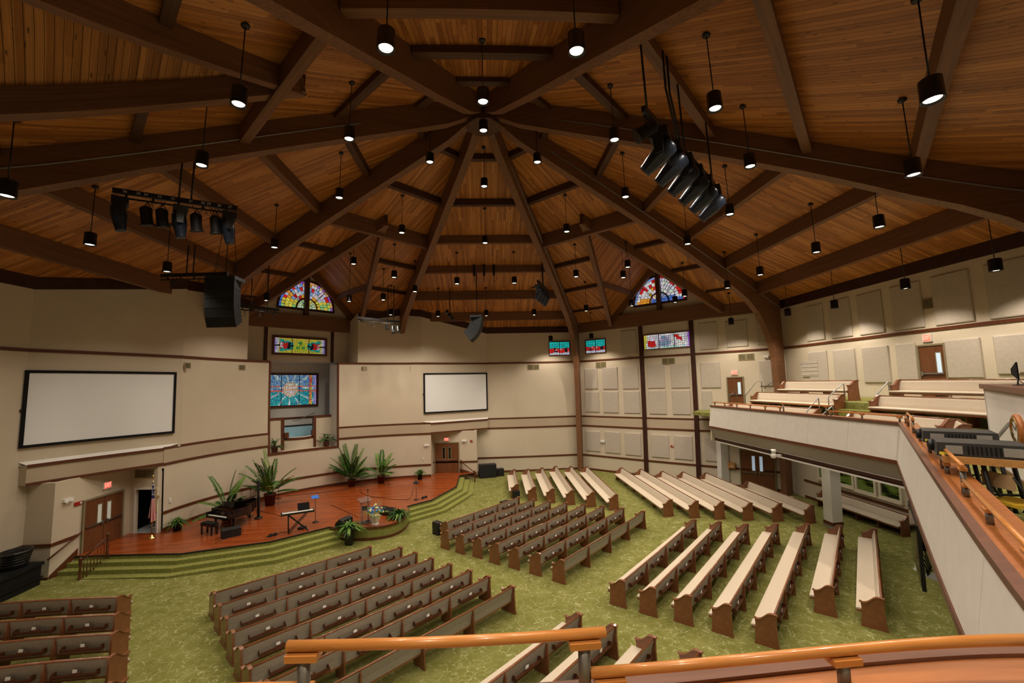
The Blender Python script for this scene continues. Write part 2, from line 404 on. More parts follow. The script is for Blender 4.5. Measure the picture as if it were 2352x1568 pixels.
for b in (0, 45, 90, 135, 180, -135, -90, -45):
    n, t = bay(b); grp = 'B' if b in DORM else 'A' if b in (0, 180) else 'C'
    for i in range(6):
        d = RING*(i+1); zs = SOFF[grp][i]; zt = deckz(d); lm = d*T22 - .19; wd = .12 if grp == 'B' and i > 2 else .14
        segs = [(-lm, lm)]
        if b in DORM and i > 2:
            lv = DW*(d-D0)/(AP-D0); segs = [(-lm, -lv-.1), (lv+.1, lm)]
        for l0, l1 in segs:
            mb = MB().box((l0, -wd, zs-zt), (l1, wd, .03))
            local(mb, 'purlin', 'beam_wood' if zt-zs > .4 else 'beam_dark', frame(n*d + ZZ*zt, t, Vector((-t.y, t.x, 0)), ZZ))
# boards
def deck_mesh(name, polys, mat='deck_wood'):
    "polys: list of (corner list in bay x,y ; frame). one box per board, uv = board coordinates in metres"
    vs = []; fs = []; uv = []
    for P, Mx in polys:
        o = len(vs); k = len(P)
        vs += [tuple(Mx @ Vector((x, y, 0))) for x, y in P] + [tuple(Mx @ Vector((x, y, .03))) for x, y in P]
        fl = [tuple(range(k-1, -1, -1)), tuple(range(k, 2*k))] + [(i, (i+1) % k, k+(i+1) % k, k+i) for i in range(k)]
        for f in fl:
            fs.append(tuple(o+i for i in f)); uv += [P[i % k] for i in f]
    me = bpy.data.meshes.new(name); me.from_pydata(vs, [], fs); me.materials.append(MAT[mat])
    L = me.uv_layers.new(name='UVMap'); L.data.foreach_set('uv', [c for p in uv for c in p]); me.update(); return me
W = .135; cA = cos(ALF); DMAX = AP+.25
def bay_boards(b):
    out = []; N = int(DMAX*T22/W)+2
    for i in range(-N, N):
        xa, xb = i*W+.004, (i+1)*W-.004
        da, db = abs(xa)/T22, abs(xb)/T22
        if min(da, db) > DMAX: continue
        ea = eb = DMAX
        if b in DORM:
            va, vb = D0+abs(xa)/DW*(AP-D0), D0+abs(xb)/DW*(AP-D0); ea, eb = min(ea, va), min(eb, vb)
        da, db = min(da, ea), min(db, eb)
        out.append([(xa, da/cA), (xb, db/cA), (xb, eb/cA), (xa, ea/cA)])
    return out
rest = []
for b in (0, 45, 90, 135, 180, -135, -90, -45):
    n, t = bay(b); yv = n*cos(ALF) - ZZ*sin(ALF); zv = t.cross(yv)
    if zv.z < 0: zv = -zv
    Mx = Matrix((t, yv, zv)).transposed().to_4x4(); Mx.translation = (0, 0, 19.39)
    for P in bay_boards(b):
        near = (b == 180 and abs(P[0][0]) < 4.2) or (b == 135) or (b == -135 and abs(P[0][0]) < 7.8)
        if near:
            o = bpy.data.objects.new('board', deck_mesh('board', [(P, Mx)])); COL.objects.link(o); o.parent = ceil
        else: rest.append((P, Mx))
# dormers: two small slopes each
for b in DORM:
    n, t = bay(b); ZR = 16.32; zw = deckz(AP); sl = (ZR-zw)/DW; ln = sqrt(1+sl*sl)
    for sd in (-1, 1):
        yv = (t*sd - ZZ*sl)/ln; xv = n; zv = xv.cross(yv)
        if zv.z < 0: zv = -zv
        Mx = Matrix((xv, yv, zv)).transposed().to_4x4(); Mx.translation = ZZ*ZR
        k = 0
        while D0 + k*W < AP+.2:
            xa, xb = D0+k*W+.004, D0+(k+1)*W-.004; la, lb = DW*(xa-D0)/(AP-D0)*ln, DW*(xb-D0)/(AP-D0)*ln
            rest.append(([(xa, 0), (xb, 0), (xb, lb), (xa, la)], Mx)); k += 1
        # valley beam, dormer purlin, rake at the gable
        a0 = bp(b, D0+.15, 0, deckz(D0+.15)-.02); a1 = bp(b, AP-.35, sd*(DW-.28), deckz(AP-.35)-.02)
        dr = (a1-a0); L_ = dr.length; xd = dr/L_; yd = ZZ.cross(xd).normalized(); zd = xd.cross(yd)
        local(MB().box((0, -.13, -.58), (L_, .13, .06)), 'valley_beam', 'beam_wood', frame(a0, xd, yd, zd))
        dm = D0 + (AP-D0)*.52
        p0 = bp(b, dm, sd*DW*.52, ZR-sl*DW*.52-.05); p1 = bp(b, AP-.3, sd*DW*.52, ZR-sl*DW*.52-.05)
        L_ = (p1-p0).length; local(MB().box((0, -.08, -.3), (L_, .08, .05)), 'purlin', 'beam_wood', frame(p0, n, Vector((-n.y, n.x, 0)), ZZ))
        p0 = bp(b, AP-.22, 0, ZR-.04); p1 = bp(b, AP-.22, sd*(DW+.05), zw-.04); xd = (p1-p0).normalized(); yd = n; zd = xd.cross(yd)
        if zd.z < 0: yd = -yd; zd = -zd
        local(MB().box((0, -.15, -.42), ((p1-p0).length, .15, .06)), 'rake_beam', 'beam_wood', frame(p0, xd, yd, zd))
    p0 = bp(b, D0, 0, ZR-.02); local(MB().box((0, -.09, -.3), (AP-.2-D0, .09, .06)), 'ridge_beam', 'beam_dark', frame(p0, n, Vector((-n.y, n.x, 0)), ZZ))
    # tie beam over the wall, header carries the valleys
    local(MB().box((-7.45, -.22, 0), (7.45, .18, .97)), 'tie_beam', 'beam_wood', frame(bp(b, AP-.2, 0, 11.28), t, Vector((-t.y, t.x, 0)), ZZ))
me = deck_mesh('boards', rest); o = bpy.data.objects.new('boards', me); COL.objects.link(o); o.parent = ceil; o['kind'] = 'stuff'
# dark roofing felt over the boards, closing the joints
mb = MB()
for b in range(0, 360, 45):
    n, t = bay(b); e = DMAX+.3; z = deckz(e)+.05
    bb = b if b <= 180 else b-360
    if bb in DORM:
        a, c = bp(b, D0, 0, deckz(D0)+.05), bp(b, e, 0, 0); le = DW*(e-D0)/(AP-D0)
        for s_ in (-1, 1): mb.add([(0, 0, 19.44), bp(b, e, s_*e*T22, z), bp(b, e, s_*le, z), a], [(0, 1, 2, 3)])
        for s_ in (-1, 1): mb.add([bp(b, D0, 0, 16.38), bp(b, e, 0, 16.38), bp(b, e, s_*le, 16.38-(16.32-deckz(AP))/DW*le)], [(0, 1, 2)])
    else: mb.add([(0, 0, 19.44), bp(b, e, -e*T22, z), bp(b, e, e*T22, z)], [(0, 1, 2)])
local(mb, 'roof_felt', 'floor_dark', Matrix.Identity(4))
# ------------------------------------------------------------------ walls
ACU, ACV, ACR = 4.548, -.072, 12.726
def arcu(v): return ACU + sqrt(ACR*ACR - (v-ACV)**2)
def arcp(v, off=0):
    "plan point of the curved stage wall; off moves it towards the room"
    a = math.asin((v-ACV)/ACR); r = ACR-off
    return uv2(ACU + r*cos(a), ACV + r*sin(a))
def arc(v0, v1, n=14, off=0): return [arcp(v0 + (v1-v0)*i/n, off) for i in range(n+1)]
V2 = lambda x, y: Vector((x, y, 0))
def offs(pts, d):
    "offset a plan polyline to its left by d (mitred)"
    out = []
    for i, p in enumerate(pts):
        ns = []
        if i > 0: e = (pts[i]-pts[i-1]).normalized(); ns.append(Vector((-e.y, e.x, 0)))
        if i < len(pts)-1: e = (pts[i+1]-pts[i]).normalized(); ns.append(Vector((-e.y, e.x, 0)))
        m = sum(ns, Vector((0,0,0))).normalized(); k = max(.35, m.dot(ns[0])); out.append(p + m*(d/k))
    return out
def wallmb(pts, z0, z1, th=.18, mb=None, m=0):
    "room side is on the right of the walking direction; body grows to the left"
    mb = mb or MB(); pts = [Vector((p[0], p[1], 0)) for p in pts]; q = offs(pts, th)
    f0 = z0 if callable(z0) else (lambda p: z0); f1 = z1 if callable(z1) else (lambda p: z1)
    for i in range(len(pts)-1):
        a, b, c, d = pts[i], pts[i+1], q[i+1], q[i]
        L = [Vector((p.x, p.y, f0(r))) for p, r in ((a,a),(b,b),(c,b),(d,a))] + [Vector((p.x, p.y, f1(r))) for p, r in ((a,a),(b,b),(c,b),(d,a))]
        mb.hexa(L, m)
    return mb
NTRIM = [0]
def strip(name, pts, z, h=.115, th=.045, mat='trim_wood', label=None, nm=None):
    "moulding that stands th proud of the room side"
    mb = wallmb([Vector((p[0], p[1], 0)) for p in offs([Vector((p[0], p[1], 0)) for p in pts], -th)], z-h/2 if not callable(z) else z, z+h/2, th+.01)
    NTRIM[0] += 1
    return solo(mb, nm or 'trim_%d' % NTRIM[0], mat, label, 'trim', kind='structure', origin=(0, 0, 0))
dtop = lambda p: deck_at(p.x, p.y) + .05
def wall(name, pts, z0, z1, label, mat='wall_paint', th=.18):
    return solo(wallmb(pts, z0, z1, th), name, mat, label, 'wall', kind='structure', origin=(0, 0, 0))
# outer octagon, walked so that the room is on the right: front (0) -> right (90) -> back
C67 = V2(19.97*sin(radians(67.5)), 19.97*cos(radians(67.5)))
l45 = onbay(45, AP, 1740, 800)[0]; y90 = onv(1836, 797, (AP, 0), (1, 0)).y
P22 = bp(0, AP, AP*T22); P22L = bp(0, AP, -.95)
KR = V2(0, AP); KL = V2(-AP, 0); J = V2(-5.0, 15.78); JL = V2(-15.78, 5.0)
wall('wall_front', [V2(-.95, AP), V2(0, AP), P22], -.3, dtop, 'beige wall to the right of the smaller white screen')
def gtop(p):
    n, t = bay(45); l = abs(p.dot(t)); return max(deckz(AP), 16.32 - (16.32-deckz(AP))/DW*l) - .02
e45 = bp(45, AP, l45)
wall('wall_front_right', [P22] + [bp(45, AP, l) for l in (-DW, 0, DW)] + [e45], -.05, gtop, 'tall beige gable wall with grey panels and stained glass behind the far pews')
wall('wall_corner', [e45, C67, V2(AP, y90)], -.05, dtop, 'short angled beige wall behind the curved timber column')
wall('wall_right', [V2(AP, y90), V2(AP, -AP*T22)], -.05, dtop, 'long beige wall with grey panels above the balcony pews')
wall('wall_back', [V2(AP, -AP*T22), bp(135, AP, AP*T22), bp(180, AP, AP*T22), bp(-135, AP, AP*T22)], -.05, lambda p: dtop(p), 'beige wall behind the viewer')
n_, t_ = bay(-135)
wall('wall_back_left', [bp(-135, AP, -AP*T22 + 0), bp(-135, AP, AP*T22)], -.05, 11.9, 'beige wall left of the viewer')
mb = MB().add([bp(-135, AP, -DW, 11.85), bp(-135, AP, DW, 11.85), bp(-135, AP, 0, 16.3)], [(0, 1, 2)])
solo(mb, 'wall_gable', 'wall_paint', 'gable of the left dormer', 'wall', kind='structure', origin=(0, 0, 0))
wall('wall_left', [V2(-AP, -AP*T22), KL, V2(-AP, .4)], -.3, dtop, 'beige wall at the left edge with a black bracket lamp')
# stage walls
ZB = ZS-.1
VJL, VJR = -2.55, 2.10          # opening of the baptistry in the curved wall
VUL, VUR = -4.0, 3.45           # wider opening above the moulding
AL, AR = -8.37, 8.11            # ends of the curved wall
AEL, AER = arcp(AL), arcp(AR)
wall('wall_stage', arc(AL, VJL, 8) , ZB, T2, 'curved beige wall behind the piano')
wall('wall_stage_right', arc(VJR, AR, 8), ZB, T2, 'curved beige wall behind the tall palm beside the double door')
wall('wall_stage_middle', arc(VJL, VJR, 6), ZB, 3.02, 'curved beige wall under the baptistry opening')
pl = [KL, JL] + arc(-7.55, VJL, 8); pr = arc(VJR, 7.62, 8) + [J, KR]
wall('wall_screen_left', pl, T2-.02, T1, 'beige wall holding the large white screen')
wall('wall_screen_right', pr, T2-.02, T1, 'beige wall holding the smaller white screen')
wall('wall_upper_left', [KL, JL] + arc(-7.55, VUL, 8), T1, dtop, 'tan upper wall left of the stained glass recess')
wall('wall_upper_right', arc(VUR, 7.62, 8) + [J, KR], T1, dtop, 'tan upper wall right of the stained glass recess')
wall('wall_niche_left', [arcp(VJL), uv2(AP, VJL)], 3.0, T1, 'left reveal of the baptistry opening', th=.15)
wall('wall_niche_right', [uv2(AP, VJR), arcp(VJR)], 3.0, T1, 'white right reveal of the baptistry opening', 'wall_white', th=.15)
wall('wall_niche_upper_left', [arcp(VUL), uv2(AP, VUL)], T1, dtop, 'left side of the stained glass recess', th=.15)
wall('wall_niche_upper_right', [uv2(AP, VUR), arcp(VUR)], T1, dtop, 'right side of the stained glass recess', th=.15)
def gtop2(p):
    n, t = bay(-45); l = abs(p.dot(t)); return max(deckz(AP), 16.32 - (16.32-deckz(AP))/DW*l) - .02
wall('wall_niche_back', [bp(-45, AP, l) for l in (-5, -DW, 0, DW, 5)], 9.02, gtop2, 'beige gable wall with two stained glass windows above the baptistry')
wall('wall_baptistry', [uv2(20.5, -4.2), uv2(20.5, 4.2)], 2.9, 9.1, 'pale wall behind the baptistry pool', 'wall_white')
for v in (-4.1, 4.1):
    a, b = (uv2(AP, v), uv2(20.6, v)) if v < 0 else (uv2(20.6, v), uv2(AP, v))
    wall('wall_baptistry_side', [a, b], 2.9, 9.1, None, 'wall_white', .1)
# floors and soffits of the recess
mb = MB().prism([uv2(AP+.02, -4.2, 9.02), uv2(20.6, -4.2, 9.02), uv2(20.6, 4.2, 9.02), uv2(AP+.02, 4.2, 9.02)], (0, 0, .12))
solo(mb, 'ceiling_baptistry', 'wall_white', 'white soffit over the baptistry pool', 'ceiling', kind='structure', origin=(0, 0, 0))
mb = MB().prism([Vector((p.x, p.y, 2.96)) for p in arc(VJL, VJR, 8, -.02)] + [uv2(20.6, 2.2, 2.96), uv2(20.6, -2.6, 2.96)], (0, 0, .1))
solo(mb, 'floor_baptistry', 'wall_paint', 'ledge of the baptistry where the potted plants stand', 'floor', kind='structure', origin=(0, 0, 0))
# ledge over the lower wall where the upper wall is set back beside the recess
for v0, v1 in ((VUL, VJL), (VJR, VUR)):
    mb = MB().prism([Vector((p.x, p.y, T1-.1)) for p in arc(v0, v1, 3)] + [uv2(AP, v1, T1-.1), uv2(AP, v0, T1-.1)], (0, 0, .1))
    solo(mb, 'ledge', 'wall_paint', kind='structure', origin=(0, 0, 0))
# bulkheads over the two door alcoves
BR = [AER, V2(-.06, 18.18)]; BL = [V2(-18.18, .06), AEL]
def bulk(nm, front, back, lab):
    poly = [Vector((p.x, p.y, T3)) for p in front + back]
    solo(MB().prism(poly, (0, 0, T2-T3)), nm, 'band_paint', lab, 'wall', kind='structure', origin=(0, 0, 0))
bulk('wall_bulkhead_right', BR, [V2(-.06, AP+.1), V2(-4.0, AP+.1), J + V2(-.1, .3)], 'tan bulkhead over the double door beside the smaller screen')
bulk('wall_bulkhead_left', BL, [JL + V2(-.3, .1), V2(-AP-.1, 4.0), V2(-AP-.1, .06)], 'tan bulkhead over the double door beside the flag')
# sloping tops of the bulkheads
for fr, bk in ((BR, [KR, J]), (BL, [JL, KL])):
    mb = MB().add([Vector((p.x, p.y, T2)) for p in fr] + [Vector((p.x, p.y, T2+.14)) for p in bk], [(0, 1, 2, 3)])
    mb.add([Vector((p.x, p.y, T2-.02)) for p in fr + bk], [(3, 2, 1, 0)])
    solo(mb, 'ledge', 'wall_white', kind='structure', origin=(0, 0, 0))
# alcoves
YD, XD = 17.02, -17.40
wall('wall_alcove_right', [AER, V2(AER.x, YD)], ZB, T3, 'side of the alcove at the right stage door')
wall('wall_door_right', [V2(AER.x, YD), V2(-.95, YD), V2(-.95, AP)], -.35, T3, 'beige wall around the right stage door')
wall('wall_door_left', [V2(-AP, .4), V2(XD, .4), V2(XD, 3.95)], -.35, T3, 'pale wall around the left stage door and handrail')
for a, b, z0 in (((XD, 3.95), (-17.10, 3.95), ZB), ((-16.08, 3.95), (AEL.x, AEL.y), ZB), ((-17.10, 3.95), (-16.08, 3.95), ZS+2.06)):
    wall('wall_alcove_left', [V2(*a), V2(*b)], z0, T3, 'wall around the dark doorway by the flag', th=.12)
# dark side room behind the open doorway
mb = MB().box((-17.6, 3.97, ZS-.01), (-15.95, 5.75, ZS-.06))
solo(mb, 'floor_side_room', 'vinyl_grey', 'grey vinyl floor seen through the open dark doorway', 'floor', kind='structure', origin=(0, 0, 0))
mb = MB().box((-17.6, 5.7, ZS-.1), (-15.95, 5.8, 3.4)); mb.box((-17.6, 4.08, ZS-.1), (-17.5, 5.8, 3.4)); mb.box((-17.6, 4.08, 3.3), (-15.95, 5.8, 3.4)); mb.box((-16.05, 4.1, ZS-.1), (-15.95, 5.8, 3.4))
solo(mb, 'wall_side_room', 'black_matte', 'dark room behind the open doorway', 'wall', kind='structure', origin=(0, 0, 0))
# --- tan bands and mouldings
def band(pts, label, nm='trim_band'):
    mb = wallmb(offs([Vector((p[0], p[1], 0)) for p in pts], -.03), T3, T2, .05)
    return solo(mb, nm, 'band_paint', label, 'trim', kind='structure', origin=(0, 0, 0))
f0 = [V2(-.06, AP), P22]; f45 = [P22, e45]
la, lb = 'dark wood moulding ', ' wall'
for pts, lab in ((arc(AL, VJL, 8), 'along the curved wall behind the piano'), (arc(VJR, AR, 8), 'along the curved wall behind the tall palm'), (f0, 'on the wall under the small window beside the pier'), ([P22, bp(45, AP, onbay(45, AP, 1640, 990)[0])], 'on the panelled gable wall')):
    band(pts, 'tan painted band ' + lab)
    strip('', pts, T2, label=la + 'above the tan band ' + lab); strip('', pts, T3, label=la + 'below the tan band ' + lab)
for pts, lab in ((BR, 'over the right alcove'), (BL, 'over the left alcove')):
    strip('', pts, T2-.03, label=la + 'at the top of the bulkhead ' + lab); strip('', pts, T3+.03, label=la + 'at the foot of the bulkhead ' + lab)
strip('', arc(VUR-1.35, 7.62, 10) + [J, KR, P22], T1, .13, label=la + 'above the smaller screen')
strip('', [V2(-AP, -6), KL, JL] + arc(-7.55, VJL, 10), T1, .13, label=la + 'above the large screen')
strip('', f45 + [C67, V2(AP, y90), V2(AP, -AP*T22)], T1, .13, label=la + 'across the gable and balcony walls')
strip('', arc(AL, AR, 22), T4+.06, label=la + 'at waist height round the stage')
strip('', [V2(AER.x, YD), V2(-.95, YD), V2(-.95, AP), P22], T4, label=la + 'at waist height by the right stage steps')
strip('', [P22, bp(45, AP, 7.2)], T4, label=la + 'at waist height on the gable wall')
strip('', [V2(-AP, -6), V2(-AP, .4), V2(XD, .4), V2(XD, 1.42)], T4, label=la + 'at waist height by the left stage steps')
def baseb(nm, pts, z, label): return strip('', pts, z+.07, .16, .03, label=label, nm=nm)
baseb('baseboard_stage', arc(AL, AR, 22), ZS, 'dark wood baseboard round the curved stage wall')
baseb('baseboard_front', [V2(-.95, YD), V2(-.95, AP), P22], -.02, 'dark wood baseboard behind the far pews')
baseb('baseboard_front_right', [P22, bp(45, AP, 8)], 0, 'dark wood baseboard under the grey panels')
baseb('baseboard_left', [V2(-AP, -6), V2(-AP, .4), V2(XD, .4)], -.15, 'dark wood baseboard at the left wall')
# vertical mouldings of the baptistry opening, and its sill
for v, z0, z1 in ((VJL, 3.0, T1), (VJR, 3.0, T1)):
    p = arcp(v); a = arcp(v+.06 if v < 0 else v-.06); b = arcp(v-.06 if v < 0 else v+.06)
    q = [a, b] if v > 0 else [b, a]
    solo(wallmb(offs(q, -.04), z0, z1, .12), 'trim_jamb', 'trim_wood', 'upright dark wood moulding at the ' + ('left' if v < 0 else 'right') + ' of the baptistry opening', 'trim', kind='structure', origin=(0, 0, 0))
strip('', arc(VJL-.05, VJR+.05, 8), 3.06, .12, .06, label='dark wood sill under the baptistry opening')
# eave mouldings
ev = lambda p: deck_at(p.x, p.y)-.5
def eave(pts, label):
    q = offs([Vector((p[0], p[1], 0)) for p in pts], -.05)
    solo(wallmb(q, lambda p: deck_at(p.x, p.y)-.52, lambda p: deck_at(p.x, p.y)+.02, .07), 'trim_eave', 'trim_dark', label, 'trim', kind='structure', origin=(0, 0, 0))
eave([V2(0, AP), P22], 'dark eave moulding over the wall with the small window')
eave([e45, C67, V2(AP, y90), V2(AP, -AP*T22)], 'dark eave moulding over the balcony wall')
eave(arc(VUR, 7.62, 8) + [J, KR], 'dark eave moulding over the smaller screen')
eave([V2(-AP, -AP*T22), KL], 'dark eave moulding at the left wall')
eave([KL, JL] + arc(-7.55, VUL, 8), 'dark eave moulding over the large screen')
# ------------------------------------------------------------------ stage
NOSE = [uv2(13.25, -11.35), uv2(12.41, -10.36), uv2(10.21, -8.2), uv2(8.93, -5.06), uv2(8.91, -2.28)]
NOSER = [uv2(9.06, 2.33), uv2(9.04, 4.09), uv2(10.41, 7.23), uv2(12.95, 9.76)]
BOT = [uv2(12.62, -12.12), uv2(9.35, -8.82), uv2(7.86, -5.2), uv2(7.77, -2.05)]
BOTR = [uv2(8.05, 1.43), uv2(8.06, 4.35), uv2(9.57, 7.96), uv2(12.05, 10.38)]
NL = [NOSE[0], NOSE[2], NOSE[3], NOSE[4]]
# thrust: curved front between the stairs
THR = [NOSE[4]] + [uv2(8.985 - 1.95*sin(pi*(i+.5)/13)**.8, -2.28 + 4.61*(i+.5)/13) for i in range(13)] + [NOSER[0]]
stage = thing('stage', 'raised stage with glossy red-brown boards and green carpeted steps', 'stage', kind='structure')
outl = [NOSE[0]] + NL[1:] + THR[1:-1] + NOSER
back = [V2(-.95, YD), V2(AER.x, YD), AER] + arc(AR, AL, 22)[1:] + [V2(AEL.x, 3.95), V2(XD, 3.95), V2(XD, 1.2)]
wbuild(MB().prism([Vector((p.x, p.y, ZS-.03)) for p in outl + back][::-1], (0, 0, .03)), 'stage_floor', 'stage_wood', stage, label='glossy red-brown boards')
# dark nosing, risers and treads
def lerp(a, b, f): return a + (b-a)*f
def flight(top, bot, nm):
    for k in range(4):
        z1 = ZS - k*(ZS-Z0)/4; z0 = Z0-.06
        f0, f1 = k/3.0, (k+1)/3.0
        if k == 0:
            a = top; b = [lerp(p, q, 0) for p, q in zip(top, bot)]
            mb = wallmb(offs(a, 0), z0, z1-.031, .3)
            wbuild(mb, 'riser', 'carpet_step', stage); continue
        f = k/3.0; fr = [lerp(p, q, f) for p, q in zip(top, bot)]; bk = [lerp(p, q, (k-1)/3.0) for p, q in zip(top, bot)]
        mb = MB()
        for i in range(len(fr)-1):
            P = [bk[i], bk[i+1], fr[i+1], fr[i]]
            if (P[1]-P[0]).cross(P[2]-P[1]).z < 0: P = P[::-1]
            mb.hexa([Vector((p.x, p.y, z0)) for p in P] + [Vector((p.x, p.y, z1)) for p in P])
        wbuild(mb, 'step', 'carpet_step', stage, label='green carpeted step')
flight(NL, BOT, 'left'); flight(NOSER, BOTR, 'right')
for q, sd in ((NL, 1), (NOSER, 1)):
    wbuild(wallmb(offs(q, -.02), ZS-.045, ZS+.004, .06), 'nosing', 'black_plastic', stage)
wbuild(wallmb(THR, Z0-.05, ZS-.06, .2), 'thrust_front', 'carpet_step', stage, label='green carpeted curved front')
wbuild(wallmb(offs(THR, -.035), ZS-.11, ZS+.005, .06), 'thrust_edge', 'trim_wood', stage, label='dark wood edge')
wbuild(wallmb(offs(THR, -.03), Z0-.05, Z0+.13, .06), 'thrust_base', 'trim_wood', stage, label='dark wood base')
# ------------------------------------------------------------------ pews
PB = {}
def pew_mb_end(s):
    "end panel in the pew's frame, y forward from the back; s = -1 / 1 outward side"
    prof = [(-.07, 0), (.50, 0), (.485, .55), (.50, .665), (.455, .655), (.40, .665), (.33, .70), (.26, .765), (.19, .835), (.12, .868), (.04, .872), (-.035, .862), (-.03, .6)]
    mb = MB().prism([(0, y, z) for y, z in prof], (s*.055, 0, 0))
    top = [(.53, .675), (.515, .70), (.455, .672), (.40, .682), (.33, .718), (.26, .784), (.19, .856), (.12, .89), (.04, .894), (-.04, .886), (-.055, .868)]
    lo = [(y, z-.026) for y, z in top]
    for i in range(len(top)-1):
        (y0, z0), (y1, z1), (a0, b0), (a1, b1) = top[i], top[i+1], lo[i], lo[i+1]
        x0, x1 = -s*.018, s*.073
        mb.hexa([(x0, a0, b0), (x1, a0, b0), (x1, a1, b1), (x0, a1, b1), (x0, y0, z0), (x1, y0, z0), (x1, y1, z1), (x0, y1, z1)])
    mb.box((-s*.012, -.085, 0), (s*.067, .515, .06))
    return mb
def shared(key, f, mats):
    if key not in PB: PB[key] = f().mesh(key, mats)
    return PB[key]
def put(me, name, parent, loc=(0, 0, 0), **k):
    o = bpy.data.objects.new(name, me); COL.objects.link(o); o.parent = parent; o.location = loc; return tag(o, **k)
def sup_mb():
    return MB().prism([(-.02, y, z) for y, z in [(-.06, 0), (.40, 0), (.42, .36), (.10, .36), (.0, .83), (-.035, .83)]], (.04, 0, 0))
def rack_mb():
    mb = MB(); L = .46
    mb.box((-L, -.135, .47), (L, -.125, .535)); mb.box((-L, -.135, .465), (L, -.02, .48))
    for s in (-1, 1): mb.prism([(s*L, y, z) for y, z in [(-.145, .455), (-.145, .55), (-.10, .60), (-.02, .565), (.0, .455)]], (s*.02, 0, 0))
    mb.box((-.10, -.12, .535), (.10, -.105, .555)); mb.box((.10, -.125, .53), (.14, -.07, .565))
    return mb
card_me = MB().box((-.05, -.002, 0), (.05, .002, .085)).box((-.05, .004, -.01), (.04, .007, .07)).mesh('card', 'paper')
NP = [0]
def pew(p, q, face, nsec, racks, label, group, sags=True, z=None, name='pew', rack_cards=True, short=False):
    "p, q: plan ends of the back line; face: +1 when the seat is on the left of p->q"
    p, q = Vector((p[0], p[1], 0)), Vector((q[0], q[1], 0))
    if face < 0: p, q = q, p
    c = (p+q)/2; L = (q-p).length; a = atan2(q.y-p.y, q.x-p.x)
    zb = fz(c.x, c.y) if z is None else z
    t = thing(name, label, 'pew', (c.x, c.y, zb), a, group)
    h = L/2
    # follow the floor's slope along the pew
    if z is None:
        dz = (fz(q.x, q.y) - fz(p.x, p.y))/L; t.rotation_euler = (0, -atan(dz), a)
    for s in (-1, 1): put(shared('pew_end%d' % s, lambda: pew_mb_end(s), 'pew_wood'), 'end_panel', t, (s*(h-.055), 0, 0))
    x0, x1 = -h+.05, h-.05
    mb = MB().prism([(x0, y, zz) for y, zz in [(.09, .435), (.60, .415), (.615, .43), (.615, .46), (.585, .475), (.10, .475)]], (x1-x0, 0, 0))
    lbuild(mb, 'seat_cushion', 'pew_fabric', t)
    lbuild(MB().box((x0, .08, .36), (x1, .60, .43)), 'seat_board', 'pew_wood', t)
    mb = MB().prism([(x0, y, zz) for y, zz in [(.135, .44), (.16, .46), (.15, .58), (.085, .80), (.055, .845), (.03, .845), (.085, .60), (.11, .44)]], (x1-x0, 0, 0))
    lbuild(mb, 'back_cushion', 'pew_fabric', t)
    lbuild(MB().tube([(x0, .025, .857), (x1, .025, .857)], .031, 8), 'cap_rail', 'pew_wood', t)
    w_ = (x1-x0)/nsec
    for i in range(nsec):
        a0, a1 = x0+i*w_+.018, x0+(i+1)*w_-.018
        mb = MB().prism([(a0, y, zz) for y, zz in [(.115, .37), (.10, .45), (.075, .60), (.02, .84), (.0, .84), (.055, .60), (.085, .37)]], (a1-a0, 0, 0))
        lbuild(mb, 'back_panel', 'pew_back_fabric', t)
        if i: put(shared('pew_support', sup_mb, 'pew_wood'), 'support', t, (x0+i*w_, 0, 0))
        if racks:
            xc = (a0+a1)/2; put(shared('pew_rack', rack_mb, 'pew_rack_wood'), 'book_rack', t, (xc, .06, .055))
            if rack_cards:
                o = bpy.data.objects.new('pew_card', card_me); COL.objects.link(o)
                R_ = Matrix.Rotation(a, 4, 'Z'); o.matrix_world = Matrix.Translation((c.x, c.y, zb)) @ t.rotation_euler.to_matrix().to_4x4() @ Matrix.Translation((xc-.02+random.uniform(-.03, .03), -.035, .595)) @ Matrix.Rotation(radians(random.uniform(-12, 12)), 4, 'Y')
                tag(o, 'small white card standing in a wooden pew book rack', 'card', 'white cards in the pew racks')
    return t
wood('pew_rack_wood', (.075, .024, .011), (.13, .046, .021), .35, .4, (3, 9, 9))
HT = .88
def zm(x0, y0, s): return lambda x, y: F(x0+x/s, y0+y/s, HT)
z1 = zm(470, 1330, 6.533); z2 = zm(820, 1240, 6.189); z3 = zm(990, 1130, 6.817); z4 = zm(1180, 1060, 7.35); z5 = zm(1390, 1180, 6.273)
z6 = zm(1700, 1180, 4.9); z7 = zm(1080, 1390, 3.675); z8 = zm(0, 1350, 7.19); r2 = zm(780, 1030, 2.915); r3 = zm(1552, 1030, 2.915); zr = zm(900, 960, 6.03); pp = zm(0, 0, 1)
def straight(p, q, ang):
    "turn the row about its middle to the block's common direction, keeping its length"
    d = Vector((cos(radians(ang)), sin(radians(ang)), 0)); c = (p+q)/2; L = (q-p).dot(d)
    return c - d*L/2, c + d*L/2
ORD = ['front', 'second', 'third', 'fourth', 'fifth', 'sixth', 'seventh', 'eighth']
def block(rows, ang, face, nsecs, racks, lab, group, ords=None):
    for i, (p, q) in enumerate(rows):
        p, q = straight(p, q, ang)
        pew(p, q, face, nsecs[i], racks[i], lab % (ords[i] if ords else ORD[i]), group)
B = [((145,235),(165,70)),((225,415),(605,80)),((328,605),(820,155)),((425,820),(1055,235)),((545,1070),(1315,320)),((675,1365),(1595,410))]
rows = [(z1(*a), z2(*b)) for a, b in B]
d45 = Vector((.7071, .7071, 0))
for rx_, L in ((z2(1905, 515), 7.05), (z2(2250, 655), 7.2)): rows.append((rx_ - d45*L, rx_))
